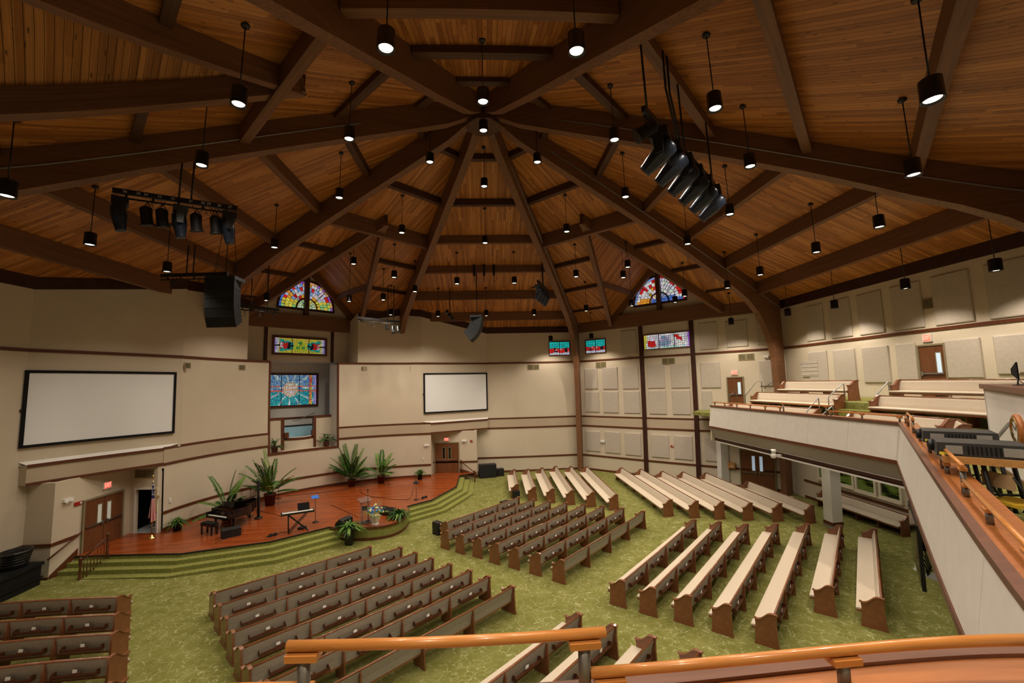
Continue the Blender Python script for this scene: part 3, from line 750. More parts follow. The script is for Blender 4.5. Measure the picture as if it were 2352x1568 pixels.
block(rows, 45.9, 1, [3]+[4]*7, [1]*7+[0], 'wooden pew facing the stage, %s row of the block in front of the carpeted steps', 'pews before the carpeted steps')
Cc = [((225,455),(120,592)),((235,595),(370,630)),((475,660),(640,658)),((745,715),(925,685)),((1035,800),(1218,712)),((1340,870),(1535,740)),((1680,955),(1870,775))]
rows = [(z3(*a), z4(*b)) for a, b in Cc] + [(r2(1490, 745), z4(2222, 828))]
block(rows, 45, 1, [3]+[4]*7, [1]*7+[0], 'wooden pew facing the stage, %s row of the middle block beside the curved thrust', 'pews of the middle block')
D_ = [(zr(1715,705),zr(1745,915)),(z4(265,118),z4(362,425)),(z4(490,98),z4(683,452)),(z4(718,70),z4(1022,478)),(z4(968,75),z4(1380,508)),(z4(1232,78),z4(1765,548))]
block(D_, -91, -1, [3,3,4,4,4,4], [0]*6, 'pale cushioned pew, %s row of the block below the smaller screen', 'pews below the smaller screen')
E_ = [((1430,1073.3),(1542,1147)),((1473.9,1076.6),(1603,1150)),((1521,1081.5),(1663.4,1151.8)),((1569,1083),(1728.6,1154.3)),((1623,1085),(1794.5,1156)),((1720,1103.8),(1869.6,1159.6))]
block([(pp(*a), pp(*b)) for a, b in E_], -90.6, -1, [5,5,4,4,4,3], [0]*6, 'pale cushioned pew, %s row of the block between the panelled wall and the balcony', 'pews beside the panelled wall')
F_ = [(z5(265,965),z5(1303,78)),(z5(712,1075),z5(1662,108)),(z5(1222,1185),z6(88,110)),(r3(362,1050),z6(425,110)),(z6(390,1145),z6(778,112)),(z6(1045,825),z6(1140,130)),(z6(1598,960),z6(1535,168))]
block(F_, 45.3, 1, [4,4,4,5,5,4,4], [1]*6+[0], 'long pew with beige seat, %s row of the block before the white balcony column', 'pews before the white column')
G_ = [(935,70),(1230,165),(1560,262),(1945,385),(2330,525)]
rows = []
for i, g_ in enumerate(G_):
    e = z7(*g_); rows.append((e - d45*(6.2+.15*i), e))
block(rows, 45, 1, [4]*5, [1]*5, 'long pew with beige seat, %s row of the block under the foreground handrail', 'pews under the foreground handrail')
A_ = [((0,305),(1918,165)),((0,620),(1880,455)),((0,955),(1832,775)),((0,1345),(1782,1168))]
rows = []
for a, b in A_:
    e = z8(*b); rows.append((e - Vector((5.6, 0, 0)), e))
rows.append((rows[3][0]*2-rows[2][0], rows[3][1]*2-rows[2][1]))
block(rows, 1.5, 1, [4]*5, [1]*5, 'dark wooden pew seen from behind, %s row of the block beside the black covered bench', 'pews beside the black covered bench')
# ------------------------------------------------------------------ pendant lamps: cylinder on a thin rod, light pointing down
LAMPE = 1.0
can_me = MB().lathe((0,0,0), [(.14, .42), (.165, .40), (.17, .02), (.175, 0), (.15, 0), (.13, .05)], 20).mesh('can', 'lamp_can')
glow_me = MB().lathe((0,0,0), [(.0005, .045), (.125, .035), (.13, .05)], 20).mesh('lamp_face', 'lamp_glow')
canopy_me = MB().lathe((0,0,0), [(.02, -.07), (.09, -.05), (.1, 0)], 14).mesh('canopy', 'lamp_can')
rods = {}
PEND = [(0,.83,0),(0,2.2,0),(0,3.5,-1.8),(0,3.5,1.8),(0,4.83,-3.4),(0,4.83,0),(0,4.83,3.4),(0,6.2,5.1),
 (45,2.2,0),(45,3.5,-1.8),(45,4.83,-3.4),(45,4.83,3.4),(45,6.2,-5.3),(45,6.2,5.0),
 (-45,2.2,0),(-45,3.45,1.75),(-45,4.83,-4.1),(-45,4.83,3.9),(-45,4.28,2.4),(-45,3.8,3.9),
 (90,.83,0),(90,2.2,0),(90,3.5,-1.8),(90,3.5,1.8),(90,4.83,-4.65),(90,4.83,-1.8),(90,4.83,1.8),(90,4.83,4.6),(90,6.3,-1.9),(90,6.2,2.0),(90,6.25,4.9),(90,6.2,-4.9),
 (-90,.83,0),(-90,2.2,0),(-90,3.5,1.8),(-90,4.83,-3.3),(-90,4.83,.1),
 (135,2.2,0),(135,3.5,-1.8),(135,3.5,1.8),(135,4.83,-1.8),(135,4.83,1.8),
 (-135,2.2,0),(-135,3.5,-1.8),(-135,3.5,1.8),(-135,4.83,3.5),
 (180,4.83,-1.8),(180,4.83,1.8),(180,4.83,-4.6),(180,4.83,4.6),(180,6.2,-2),(180,6.2,2),(135,4.83,4.6),  # out-of-view pendants behind the camera, added to light the near balcony
 (180,.83,0),(180,2.2,0),(180,3.5,-1.8),(180,3.5,1.8)]
lampd = {}
def pendant(x, y, ztop, zl, label, group, watt):
    t = thing('pendant_lamp', label, 'lamp', (x, y, zl), 0, group)
    put(can_me, 'can', t); put(glow_me, 'lamp_face', t)
    L = ztop-zl
    key = round(L, 2)
    if key not in rods: rods[key] = MB().tube([(0, 0, .40), (0, 0, L-.03)], .014, 6).mesh('rod', 'lamp_can')
    put(rods[key], 'rod', t); put(canopy_me, 'canopy', t, (0, 0, L-.02))
    if watt not in lampd:
        ld = bpy.data.lights.new('pendant_light', 'SPOT'); ld.energy = watt; ld.spot_size = radians(SPOTA); ld.spot_blend = .55; ld.shadow_soft_size = .12; ld.color = (1, .86, .68); lampd[watt] = ld
    lo = bpy.data.objects.new('light', lampd[watt]); COL.objects.link(lo); lo.parent = t; lo.location = (0, 0, -.03)
    return t
SPOTA = 128; WATT = 1500
BN = {0: 'roof bay above the smaller screen', 45: 'roof bay with the right arched window', -45: 'roof bay with the left arched window', 90: 'roof bay above the balcony pews', -90: 'roof bay above the large screen', 135: 'roof bay behind the slanting light bar', -135: 'roof bay with the left dormer', 180: 'roof bay overhead'}
for b, r, l in PEND:
    d = r*RING; p = bp(b, d, l); zd = deckz(d)
    pendant(p.x, p.y, zd, zd-2.05, 'black cylinder pendant lamp hanging in the ' + BN[b], 'pendants in the ' + BN[b], WATT)
def dorm_pend(b, d, l, zl):
    p = bp(b, d, l); zt = 16.32 - (16.32-deckz(AP))/DW*abs(l); pendant(p.x, p.y, zt, zl, 'black cylinder pendant lamp hanging inside the ' + ('right' if b > 0 else 'left') + ' dormer', 'pendants in the dormers', WATT)
for b, px, py, d in ((45,1442,614,10.2),(45,1432,638,11.0),(45,1451,703,13.2),(45,1551,695,15.2),(-45,812,607,10.5),(-45,802,693,12.8)):
    n, t = bay(b); q = onv(px, py, (n.x*d, n.y*d), n); dorm_pend(b, d, q.dot(t), q.z)
cy = S.cycles
cy.max_bounces = 5; cy.diffuse_bounces = 3; cy.glossy_bounces = 2; cy.transmission_bounces = 4; cy.transparent_max_bounces = 4; cy.volume_bounces = 0
cy.caustics_reflective = False; cy.caustics_refractive = False
for nm in ('lamp_glow', 'exit_glow', 'door_pane', 'door_pane_dim', 'blue_led'): MAT[nm].cycles.emission_sampling = 'NONE'

# recessed downlights in the soffit under the balcony
dl = bpy.data.lights.new('soffit_light', 'SPOT'); dl.energy = 260; dl.spot_size = radians(150); dl.spot_blend = .6; dl.shadow_soft_size = .1; dl.color = (1, .88, .72)
for k, (x, y) in enumerate(((14.4, 4.6), (14.4, 1.2), (14.4, -2.2), (16.9, 5.2), (16.9, 2.4), (16.9, -.6), (13.0, -7.6), (10.6, -10.0), (8.2, -12.4))):
    t = thing('downlight', 'round recessed downlight in the pale soffit under the balcony', 'lamp', (x, y, 3.70), 0, 'recessed lights under the balcony')
    lbuild(MB().lathe((0, 0, 0), [(.09, .02), (.11, .02), (.11, 0), (.09, 0)], 16), 'ring', 'white_plastic', t); lbuild(MB().lathe((0, 0, 0), [(.0005, .012), (.09, .012)], 16), 'lamp_face', 'lamp_glow', t)
    lo = bpy.data.objects.new('light', dl); COL.objects.link(lo); lo.parent = t; lo.location = (0, 0, -.02)
# ------------------------------------------------------------------ things fixed to the walls
def zo(x0, y0, s): return lambda x, y: (x0+x/s, y0+y/s)
wz = zo(1260, 700, 3.92); w4 = zo(1600, 580, 3.92); w5 = zo(1952, 640, 3.92); w6 = zo(1552, 520, 2.904); wn = zo(560, 620, 3.5625)
w8 = zo(820, 560, 4.055); wr4 = zo(0, 520, 2.904); wr5 = zo(780, 520, 2.904); ws1 = zo(0, 1040, 4.355); ws4 = zo(900, 960, 6.03); wc = zo(1600, 980, 4.704)
class WP:
    "a wall plane: origin o, direction along t (to the right seen from the room), n = outward"
    def __init__(s, o, t): s.o = Vector((o[0], o[1], 0)); s.t = Vector((t[0], t[1], 0)).normalized(); s.n = Vector((-s.t.y, s.t.x, 0))
    def hit(s, px):
        p = onv(px[0], px[1], s.o, s.n); return (p-s.o).dot(s.t), p.z
    def rect(s, *px):
        "TL TR BR BL pixels -> l0, l1, z0, z1 (averaged)"
        h = [s.hit(p) for p in px]
        if len(h) == 2: (a, b), (c, d) = h; return a, c, d, b
        return (h[0][0]+h[3][0])/2, (h[1][0]+h[2][0])/2, (h[2][1]+h[3][1])/2, (h[0][1]+h[1][1])/2
    def pt(s, l, z, d=0): p = s.o + s.t*l - s.n*d; return Vector((p.x, p.y, z))
    def box(s, mb, l0, l1, z0, z1, d0, d1, m=0):
        "d: distance into the room"
        return mb.hexa([s.pt(l0,z0,d1), s.pt(l1,z0,d1), s.pt(l1,z0,d0), s.pt(l0,z0,d0), s.pt(l0,z1,d1), s.pt(l1,z1,d1), s.pt(l1,z1,d0), s.pt(l0,z1,d0)], m)
P45 = WP(bp(45, AP, 0), bay(45)[1]); P90 = WP((AP, 0), (0, -1)); P0 = WP((0, AP), (1, 0)); PM45 = WP(bp(-45, AP, 0), bay(-45)[1])
PB_ = WP(uv2(20.5, 0), (1, 1)); PCH = WP(e45, C67-e45)
# grey acoustic panels: bevelled fabric boards
def panel(wp, r, label, group='grey fabric panels on the walls'):
    l0, l1, z0, z1 = r; mb = MB(); e = .035
    mb.add([wp.pt(l0,z0,0), wp.pt(l1,z0,0), wp.pt(l1,z1,0), wp.pt(l0,z1,0), wp.pt(l0,z0,.045), wp.pt(l1,z0,.045), wp.pt(l1,z1,.045), wp.pt(l0,z1,.045),
            wp.pt(l0+e,z0+e,.065), wp.pt(l1-e,z0+e,.065), wp.pt(l1-e,z1-e,.065), wp.pt(l0+e,z1-e,.065)],
           [(0,1,5,4),(1,2,6,5),(2,3,7,6),(3,0,4,7),(4,5,9,8),(5,6,10,9),(6,7,11,10),(7,4,8,11),(8,9,10,11)])
    return solo(mb, 'acoustic_panel', 'panel_fabric', label, 'panel', group)
def rows45(lst, lab):
    for i, (a, b) in enumerate(lst): panel(P45, P45.rect(wz(*a), wz(*b)), lab[i])
o6 = ['between the pier and the next panel', 'second from the pier', 'against the left side of the first dark post', 'against the right side of the first dark post', 'against the left side of the second dark post', 'against the right side of the second dark post']
rows45([((325,577),(447,756)),((485,567),(627,757)),((662,558),(814,755)),((890,546),(1052,748)),((1098,534),(1273,746)),((1365,521),(1553,745))], ['tall grey panel under the vents, ' + q for q in o6])
rows45([((328,783),(460,966)),((490,780),(634,972)),((675,780),(827,977)),((903,772),(1067,984)),((1111,770),(1285,988)),((1378,772),(1480,995))], ['grey panel just above the tan band, ' + q for q in o6])
rows45([((335,1132),(470,1322)),((508,1138),(651,1340)),((688,1149),(838,1360)),((923,1164),(1090,1380)),((1128,1174),(1303,1398)),((1403,1186),(1560,1415))], ['grey panel below the tan band, ' + q for q in o6])
rows45([((652,236),(800,439)),((1346,167),(1528,393))], ['grey fabric panel between the small window and the first dark post', 'grey fabric panel right of the wide stained glass window'])
for a, b, q in (((258,622),(464,840),'grey fabric panel above the wide vent of the gable wall'), ((530,595),(640,826),'grey fabric panel partly behind the curved column')): panel(P45, P45.rect(w4(*a), w4(*b)), q)
panel(PCH, PCH.rect(w4(556,972), w4(690,1200)), 'grey fabric panel above the handrail behind the curved column')
up = 'large grey panel high over the balcony, '
for px, q in ((((w4(968,492), w4(1130,457), w4(1160,780), w4(1000,800)), 'next to the corner')), ((w4(1187,437), w4(1373,402), w4(1412,748), w4(1222,775)), 'second from the corner'), ((w5(55,155), w5(275,100), w5(327,480), w5(103,507)), 'third from the corner'), ((w5(360,78), w5(625,20), w5(688,432), w5(412,467)), 'under the left half of the wall vent'), ((w6(1695,337), w6(1950,287), w6(2003,630), w6(1747,660)), 'right of the wall vent'), ((w6(2055,262), w6(2400,180), w6(2440,580), w6(2105,618)), 'second right of the wall vent')): panel(P90, P90.rect(*px), up + q)
lo = 'grey fabric panel of the lower row behind the balcony pews, '
for px, q in (((w4(1005,895), w4(1170,885), w4(1195,1150), w4(1030,1160)), 'beside the speaker grille'), ((w4(1230,878), w4(1425,862), w4(1450,1150), w4(1256,1160)), 'second from the corner'), ((w5(112,620), w5(345,598), w5(380,930), w5(140,940)), 'third from the corner'), ((w5(420,590), w5(592,575), w5(628,905), w5(448,915)), 'left of the door'), ((w5(845,556), w5(1168,528), w5(1222,880), w5(880,905)), 'right of the door'), ((w5(1300,515), w5(1640,485), w5(1690,850), w5(1340,870)), 'behind the black antenna')): panel(P90, P90.rect(*px), lo + q)
# dark posts on the gable wall and in the stained glass recess
for x, q in ((( 832, 865), 'dark wood post left of the wide stained glass window'), ((1290, 1328), 'dark wood post right of the wide stained glass window')):
    l0 = P45.hit(wz(x[0]-10, 400))[0]; l1 = P45.hit(wz(x[1]-10, 400))[0]
    solo(P45.box(MB(), l0, l1, -.02, 11.3, -.02, .14), 'wall_post', 'trim_dark', q, 'post', kind='structure')
for x, q in ((178, 'left'), (722, 'right')):
    l = PM45.hit(wn(x, 600))[0]; solo(PM45.box(MB(), l-.1, l+.1, 9.02, 11.3, -.02, .1), 'wall_post', 'trim_dark', 'slim dark post %s of the trefoil window' % q, 'post', kind='structure')
for P, l in ((P45, -.28), (PM45, .2)):
    solo(P.box(MB(), l-.16, l+.16, 12.2, 15.1, .02, .3), 'wall_post', 'beam_dark', 'short dark king post before the %s arched window' % ('right' if P is P45 else 'left'), 'post', kind='structure')
# ---------------- stained glass
NWIN = [0]
def gmesh(name, pieces):
    "pieces: (polygon of Vectors, colour)"
    vs = []; fs = []; cs = []
    for poly, c in pieces:
        o = len(vs); vs += [tuple(p) for p in poly]; fs.append(tuple(range(o, o+len(poly)))); cs += [c]*len(poly)
    me = bpy.data.meshes.new(name); me.from_pydata(vs, [], fs); me.materials.append(MAT['stained'])
    L = me.color_attributes.new('Col', 'FLOAT_COLOR', 'CORNER'); L.data.foreach_set('color', [k for c in cs for k in (*c, 1)]); me.update(); return me
def win(label, wp):
    NWIN[0] += 1
    return thing('window_%d' % NWIN[0], label, 'window', kind='structure')
rnd = random.Random(3)
def jit(c, a=.12): return tuple(max(0, min(1.4, k*(1+rnd.uniform(-a, a)))) for k in c)
def grid_glass(wp, w, l0, l1, z0, z1, nx, ny, col, nl, frame=.09, ins=.012, d=.03, fr='trim_wood', jx=.3):
    fw = MB()
    for a, b, c, e in ((l0-frame, l0, z0-frame, z1+frame), (l1, l1+frame, z0-frame, z1+frame), (l0, l1, z0-frame, z0), (l0, l1, z1, z1+frame)): wp.box(fw, a, b, c, e, 0, .11)
    wbuild(fw, 'frame', fr, w)
    wbuild(wp.box(MB(), l0, l1, z0, z1, -.01, .012), 'leading', 'lead', w)
    X = [[i/nx for i in range(nx+1)] for _ in range(ny+1)]
    P = {}
    for j in range(ny+1):
        for i in range(nx+1):
            s_, t_ = i/nx, j/ny
            if 0 < i < nx and (i % (nx//nl) if nl > 1 else True): s_ += rnd.uniform(-jx, jx)/nx
            if 0 < j < ny: t_ += rnd.uniform(-jx, jx)/ny
            P[i, j] = (s_, t_)
    def W(s_, t_): return wp.pt(l0+(l1-l0)*s_, z0+(z1-z0)*t_, d)
    parts = [[] for _ in range(nl)]
    for j in range(ny):
        for i in range(nx):
            q = [P[i,j], P[i+1,j], P[i+1,j+1], P[i,j+1]]; cx = sum(p[0] for p in q)/4; cy_ = sum(p[1] for p in q)/4
            k = min(nl-1, int(cx*nl))
            tri = [q] if rnd.random() < .7 else [[q[0],q[1],q[2]], [q[0],q[2],q[3]]]
            for f in tri:
                mx = sum(p[0] for p in f)/len(f); my = sum(p[1] for p in f)/len(f)
                dx, dy = ins/(l1-l0), ins/(z1-z0)
                g = [(p[0] + (dx if p[0] < mx else -dx), p[1] + (dy if p[1] < my else -dy)) for p in f]
                parts[k].append(([W(*p) for p in g], jit(col(mx, my))))
    for k in range(nl):
        o = bpy.data.objects.new('pane', gmesh('pane', parts[k])); COL.objects.link(o); o.parent = w
        if k: wbuild(wp.box(MB(), l0+(l1-l0)*k/nl-.025, l0+(l1-l0)*k/nl+.025, z0, z1, .012, .06), 'mullion', 'lead', w)
TEAL, RED, WHT, BLU, YEL, GRN, ORG, VIO, BLK = (.02,.62,.66), (.85,.03,.03), (.95,.95,1), (.10,.25,.95), (.95,.85,.10), (.10,.65,.20), (1,.45,.05), (.45,.15,.85), (.02,.02,.03)
def c_small(s_, t_):
    if t_ > .52: return (.02, .60+.15*rnd.random(), .66)
    if t_ > .2:
        if .20 < s_ < .32 or .72 < s_ < .84: return BLK
        if .5 < s_ < .66 and .3 < t_ < .5: return (.95,.35,.35)
        return RED if rnd.random() < .8 else (.9,.25,.25)
    return (.75,.80,1)
def c_wide(s_, t_):
    if s_ < .06: return YEL
    if s_ > .90: return (.80,.75,1) if s_ < .97 else VIO
    if t_ < .12: return (.5,.95,.8) if rnd.random() < .5 else WHT
    if t_ < .55 and .08 < s_ < .26: return RED
    if .34 < s_ < .60 and t_ < .85 and abs((s_-.47)/.14) + abs(t_-.35) < 1.1: return (.28,.45,.66) if rnd.random() < .7 else (.6,.5,.75)
    if .66 < s_ < .84 and abs(t_-.9+1.6*(s_-.62)) < .12: return RED
    return (.92,.94,1)
def c_tref(s_, t_):
    x, y = (s_-.5)*3.0, t_-.5
    if abs(x) < .42:
        for cx_, cy_ in ((0,.17), (-.17,-.13), (.17,-.13)):
            r = hypot(x-cx_, y-cy_)
            if .13 < r < .27: return (.75,.88,.06)
        if hypot(x, y) < .3: return (.10,.42,.10)
        return YEL if rnd.random() < .6 else (.95,.65,.10)
    ax = abs(x)
    if abs(y) < .19:
        if .62 < ax < .78: return BLK
        if .78 <= ax < 1.02: return RED
        if 1.02 <= ax < 1.2: return (.95,.75,.8) if rnd.random() < .5 else RED
        if abs(y) < .05: return BLK
    if ax > 1.28: return (.45,.35,1) if ax > 1.38 else WHT
    if ax > 1.2: return YEL
    return (.02,.60,.52) if abs(y) < .42-.25*(1.2-ax) else YEL
def c_sun(s_, t_):
    x, y = (s_-.5)*1.7, t_-.52; r = hypot(x, y)
    if r < .19: return (1,.98,.95) if int(y*30) % 3 else (1,.62,.35)
    if r < .25: return (1,.7,.5)
    if abs(y+.06) < .03 or abs(y-.09) < .022: return (.95,.25,.2)
    if abs(x) > .77: return YEL if x < 0 else (.5,.45,1)
    if .62 < abs(x) < .70: return (.95,.15,.15) if rnd.random() < .6 else YEL
    a = atan2(y, x); k = math.sin(a*11+.5)
    if k > .86: return (.8,.97,1)
    return ((.02,.42,.60) if rnd.random() < .5 else (.05,.62,.62)) if y < 0 else ((.12,.32,.78) if rnd.random() < .5 else (.30,.62,.85))
w = win('small stained glass window with teal top and red band left of the pier', P0)
grid_glass(P0, w, *P0.rect(w8(1790,915), w8(1980,1031)), 8, 6, c_small, 2, .05)
w = win('small stained glass window with teal top and red band right of the pier', P45)
grid_glass(P45, w, *P45.rect(wz(340,318), wz(511,314), wz(515,424), wz(340,437)), 8, 6, c_small, 2, .05)
w = win('wide stained glass window with red and pale blue shapes between two dark posts', P45)
r_ = P45.rect(wz(862,268), wz(1278,246), wz(1278,372), wz(862,402)); grid_glass(P45, w, r_[0], r_[1], r_[2], r_[3], 24, 7, c_wide, 3, .05)
w = win('wide stained glass window with yellow trefoil in a dark wood frame', PM45)
grid_glass(PM45, w, -1.86, 1.68, 9.60, 10.62, 36, 11, c_tref, 3, .15)
w = win('large stained glass window with white sun and blue rays behind the baptistry', PB_)
grid_glass(PB_, w, -1.95, 1.95, 5.94, 8.14, 36, 20, c_sun, 3, .15)
def lunette(wp, cl, z0, R, label, col, seed):
    rr = random.Random(seed); w = win(label, wp); NA = 26; rad = [0, .2, .34, .4, .52, .66, .80, .92, 1.0]
    mb = MB(); ro = R+.12
    for i in range(24):
        a0, a1 = pi*i/24, pi*(i+1)/24
        P = [wp.pt(cl+r*cos(a), z0+r*sin(a), d) for d in (0, .12) for a, r in ((a0, R), (a0, ro), (a1, ro), (a1, R))]
        mb.add(P, [(0,1,2,3), (4,7,6,5), (0,4,5,1), (2,6,7,3), (1,5,6,2), (3,7,4,0)])
    wp.box(mb, cl-ro, cl+ro, z0-.14, z0, 0, .12); wbuild(mb, 'frame', 'trim_dark', w)
    wbuild(MB().prism([wp.pt(cl+R*cos(pi*i/24), z0+R*sin(pi*i/24), -.01) for i in range(25)], -wp.n*.022), 'leading', 'lead', w)
    left = []; right = []
    for k in range(len(rad)-1):
        n = max(5, int(NA*(rad[k]+rad[k+1])/2)+3)
        for i in range(n):
            a0, a1 = pi*i/n, pi*(i+1)/n; g = .012
            j0 = rr.uniform(-.25, .25)*pi/n if 0 < i else 0
            r0, r1 = rad[k]*R+g, rad[k+1]*R-g; am = (a0+a1)/2; da = g/max(.2, r0)
            P = [(r0, a0+da+j0), (r1, a0+da), (r1, am), (r1, a1-da), (r0, a1-da)]
            Q = [wp.pt(cl+r*cos(a), z0+.01+r*sin(a), .03) for r, a in P]
            c = col((rad[k]+rad[k+1])/2, am/pi, rr); (right if am < pi/2 else left).append((Q, jit(c)))
    for nm in (left, right):
        o = bpy.data.objects.new('pane', gmesh('pane', nm)); COL.objects.link(o); o.parent = w
    mb = MB()
    for i in range(16):
        a0, a1 = pi*i/16, pi*(i+1)/16; P = [wp.pt(cl+r*cos(a), z0+r*sin(a), .045) for a, r in ((a0, .36*R), (a0, .40*R), (a1, .40*R), (a1, .36*R))]
        mb.prism(P, -wp.n*.03)
    for a in (pi*.25, pi*.75): mb.prism([wp.pt(cl+r*cos(a)+s_*.025, z0+r*sin(a), .045) for r, s_ in ((.4*R, -1), (.4*R, 1), (R, 1), (R, -1))], -wp.n*.03)
    wbuild(mb, 'mullion', 'lead', w)
def c_lunL(r, a, q):
    x = cos(a*pi)*r
    if r > .90: return BLU if x < -.6 else (.9,.5,.2) if q.random() < .4 else VIO
    if r < .36: return (.65,.92,.55) if q.random() < .6 else YEL
    if sin(a*pi)*r < .30: return YEL if q.random() < .6 else (.35,.75,.25)
    return [RED, (.75,.82,1), (.25,.45,.9), ORG, (.9,.9,.95), (.55,.65,.9)][q.randrange(6)]
def c_lunR(r, a, q):
    x, y = cos(a*pi)*r, sin(a*pi)*r
    if r > .92: return (.35,.55,1) if x < 0 else RED
    if y < .16: return (.12,.25,.85) if x > -.3 else ORG
    if r < .36: return (.35,.5,.85) if x > 0 else (.95,.85,.6)
    if x < .05 and q.random() < .42: return RED if q.random() < .7 else ORG
    if x > .3 and r > .78 and q.random() < .6: return RED
    return (.95,.97,1)
lunette(PM45, .27, 12.8, 1.95, 'arched stained glass window in many colours under the left dormer', c_lunL, 1)
lunette(P45, -.3, 12.9, 1.95, 'arched stained glass window in red and white under the right dormer', c_lunR, 2)
# daylight window of the left dormer beyond the frame
w = win('plain arched window in the gable of the left dormer', None)
wb = WP(bp(-135, AP, 0), bay(-135)[1]); wbuild(MB().prism([wb.pt(1.95*cos(pi*i/16), 12.9+1.95*sin(pi*i/16), .03) for i in range(17)], -wb.n*.03), 'pane', 'door_pane', w)
# ---------------- projection screens
def screen(wp, r, label):
    l0, l1, z0, z1 = r; t = thing('projection_screen', label, 'screen', wp.pt((l0+l1)/2, z0, .1))
    fr = MB(); f = .11
    for a, b, c, e in ((l0, l0+f, z0, z1), (l1-f, l1, z0, z1), (l0+f, l1-f, z0, z0+f), (l0+f, l1-f, z1-f, z1)): wp.box(fr, a, b, c, e, .02, .10)
    wbuild(fr, 'frame', 'black_matte', t); wbuild(wp.box(MB(), l0+f, l1-f, z0+f, z1-f, .03, .07), 'screen_cloth', 'screen_white', t)
    wbuild(wp.box(MB(), l0-.06, l0, (z0*.52+z1*.48)-.05, (z0*.52+z1*.48)+.05, .04, .09), 'cable_box', 'black_plastic', t)
PSR = WP(J, KR-J); PSL = WP(KL, JL-KL)
screen(PSR, PSR.rect((972.1,856.8), (1118.8,855.7), (1118.5,941.8), (972.5,949.7)), 'smaller wide white projection screen above the right stage door')
k_ = 3.734
screen(PSL, PSL.rect((215/k_,640+785/k_), (1510/k_,640+800/k_), (1488/k_,640+1318/k_), (150/k_,640+1463/k_)), 'large white projection screen on the left screen wall')
# ---------------- vents: frame with louvres
def vent(wp, r, label, halves=2, group='wall vents'):
    l0, l1, z0, z1 = r; t = thing('wall_vent', label, 'vent', wp.pt((l0+l1)/2, z0, .03), 0, group)
    for h in range(halves):
        a = l0+(l1-l0)*h/halves+.01; b = l0+(l1-l0)*(h+1)/halves-.01
        fr = MB(); f = .035
        for c, d, e, g in ((a, a+f, z0, z1), (b-f, b, z0, z1), (a+f, b-f, z0, z0+f), (a+f, b-f, z1-f, z1)): wp.box(fr, c, d, e, g, .0, .03)
        wbuild(fr, 'vent_frame', 'vent_tan', t); wbuild(wp.box(MB(), a+f, b-f, z0+f, z1-f, .0, .006), 'backing', 'vent_dark', t)
        n = max(4, int((b-a)/.075))
        for i in range(n):
            x = a+f+(b-a-2*f)*(i+.5)/n; wbuild(wp.box(MB(), x-.016, x+.016, z0+f, z1-f, .006, .024), 'louvre', 'vent_tan', t)
vent(P45, P45.rect(wz(424,517), wz(520,565)), 'brown double vent under the small window right of the pier')
vent(P45, P45.rect(wz(1020,483), wz(1139,534)), 'brown double vent under the wide stained glass window')
vent(P45, P45.rect(w4(373,912), w4(520,908), w4(520,965), w4(374,971)), 'brown double vent above the upper door beside the column')
vent(P90, P90.rect(w5(553,200), w5(775,168), w5(785,258), w5(562,297)), 'brown vent between two grey panels above the balcony', 1)
vent(P0, P0.rect(w8(1588,1124), w8(1698,1170)), 'brown double vent left of the pier below the long moulding')
vent(PSL, PSL.rect(wr4(1228,908), wr4(1272,948)), 'small square vent right above the large screen', 1)
PVL = WP(arcp(-4.6), arcp(-4.2)-arcp(-4.6)); vent(PVL, PVL.rect(wr4(1592,922), wr4(1636,957)), 'small square vent left of the baptistry opening', 1)
for px, v, q in (((38,1142,93,1182), 3.5, 'small square vent right of the baptistry opening'), ((490,1142,543,1180), 6.2, 'small square vent left of the smaller screen')):
    wp = WP(arcp(v-.3), arcp(v+.3)-arcp(v-.3)); vent(wp, wp.rect(w8(px[0], px[1]), w8(px[2], px[3])), q, 1)
# ---------------- doors
ND = [0]
def door(wp, l0, l1, z0, z1, leaves, label, panes, bar=True, frame='paint_bronze', pane='door_pane', hand=1, pz=(.48, .86)):
    ND[0] += 1; t = thing('door_%d' % ND[0], label, 'door', wp.pt((l0+l1)/2, z0), kind='structure'); f = .07
    fr = MB()
    for a, b, c, e in ((l0-f, l0, z0, z1+f), (l1, l1+f, z0, z1+f), (l0, l1, z1, z1+f)): wp.box(fr, a, b, c, e, 0, .08)
    wbuild(fr, 'door_frame', frame, t)
    for i in range(leaves):
        a = l0+(l1-l0)*i/leaves+.008; b = l0+(l1-l0)*(i+1)/leaves-.008
        lf = wbuild(wp.box(MB(), a, b, z0+.01, z1-.005, .0, .045), 'door_leaf', 'door_wood', t)
        if panes:
            s_ = (1 if i == 0 else -1) if leaves == 2 else hand
            pc = (b-.22 if s_ > 0 else a+.22); h = z1-z0
            g = wp.box(MB(), pc-.09, pc+.09, z0+h*pz[0], z0+h*pz[1], .045, .052); o = bpy.data.objects.new('pane', g.mesh('pane', pane, t.location)); COL.objects.link(o); o.parent = lf
            e = MB()
            for x0, x1, y0, y1 in ((pc-.12, pc-.09, z0+h*pz[0]-.03, z0+h*pz[1]+.03), (pc+.09, pc+.12, z0+h*pz[0]-.03, z0+h*pz[1]+.03), (pc-.09, pc+.09, z0+h*pz[0]-.03, z0+h*pz[0]), (pc-.09, pc+.09, z0+h*pz[1], z0+h*pz[1]+.03)): wp.box(e, x0, x1, y0, y1, .045, .06)
            o = bpy.data.objects.new('pane_frame', e.mesh('pane_frame', 'paint_bronze', t.location)); COL.objects.link(o); o.parent = lf
        if bar:
            e = wp.box(MB(), a+.05, b-.05, z0+1.0, z0+1.06, .07, .11); wp.box(e, (b-.14 if i == 0 and leaves == 2 else a+.06), (b-.06 if i == 0 and leaves == 2 else a+.14), z0+.95, z0+1.12, .045, .12)
            o = bpy.data.objects.new('push_bar', e.mesh('push_bar', 'steel', t.location)); COL.objects.link(o); o.parent = lf
    return t
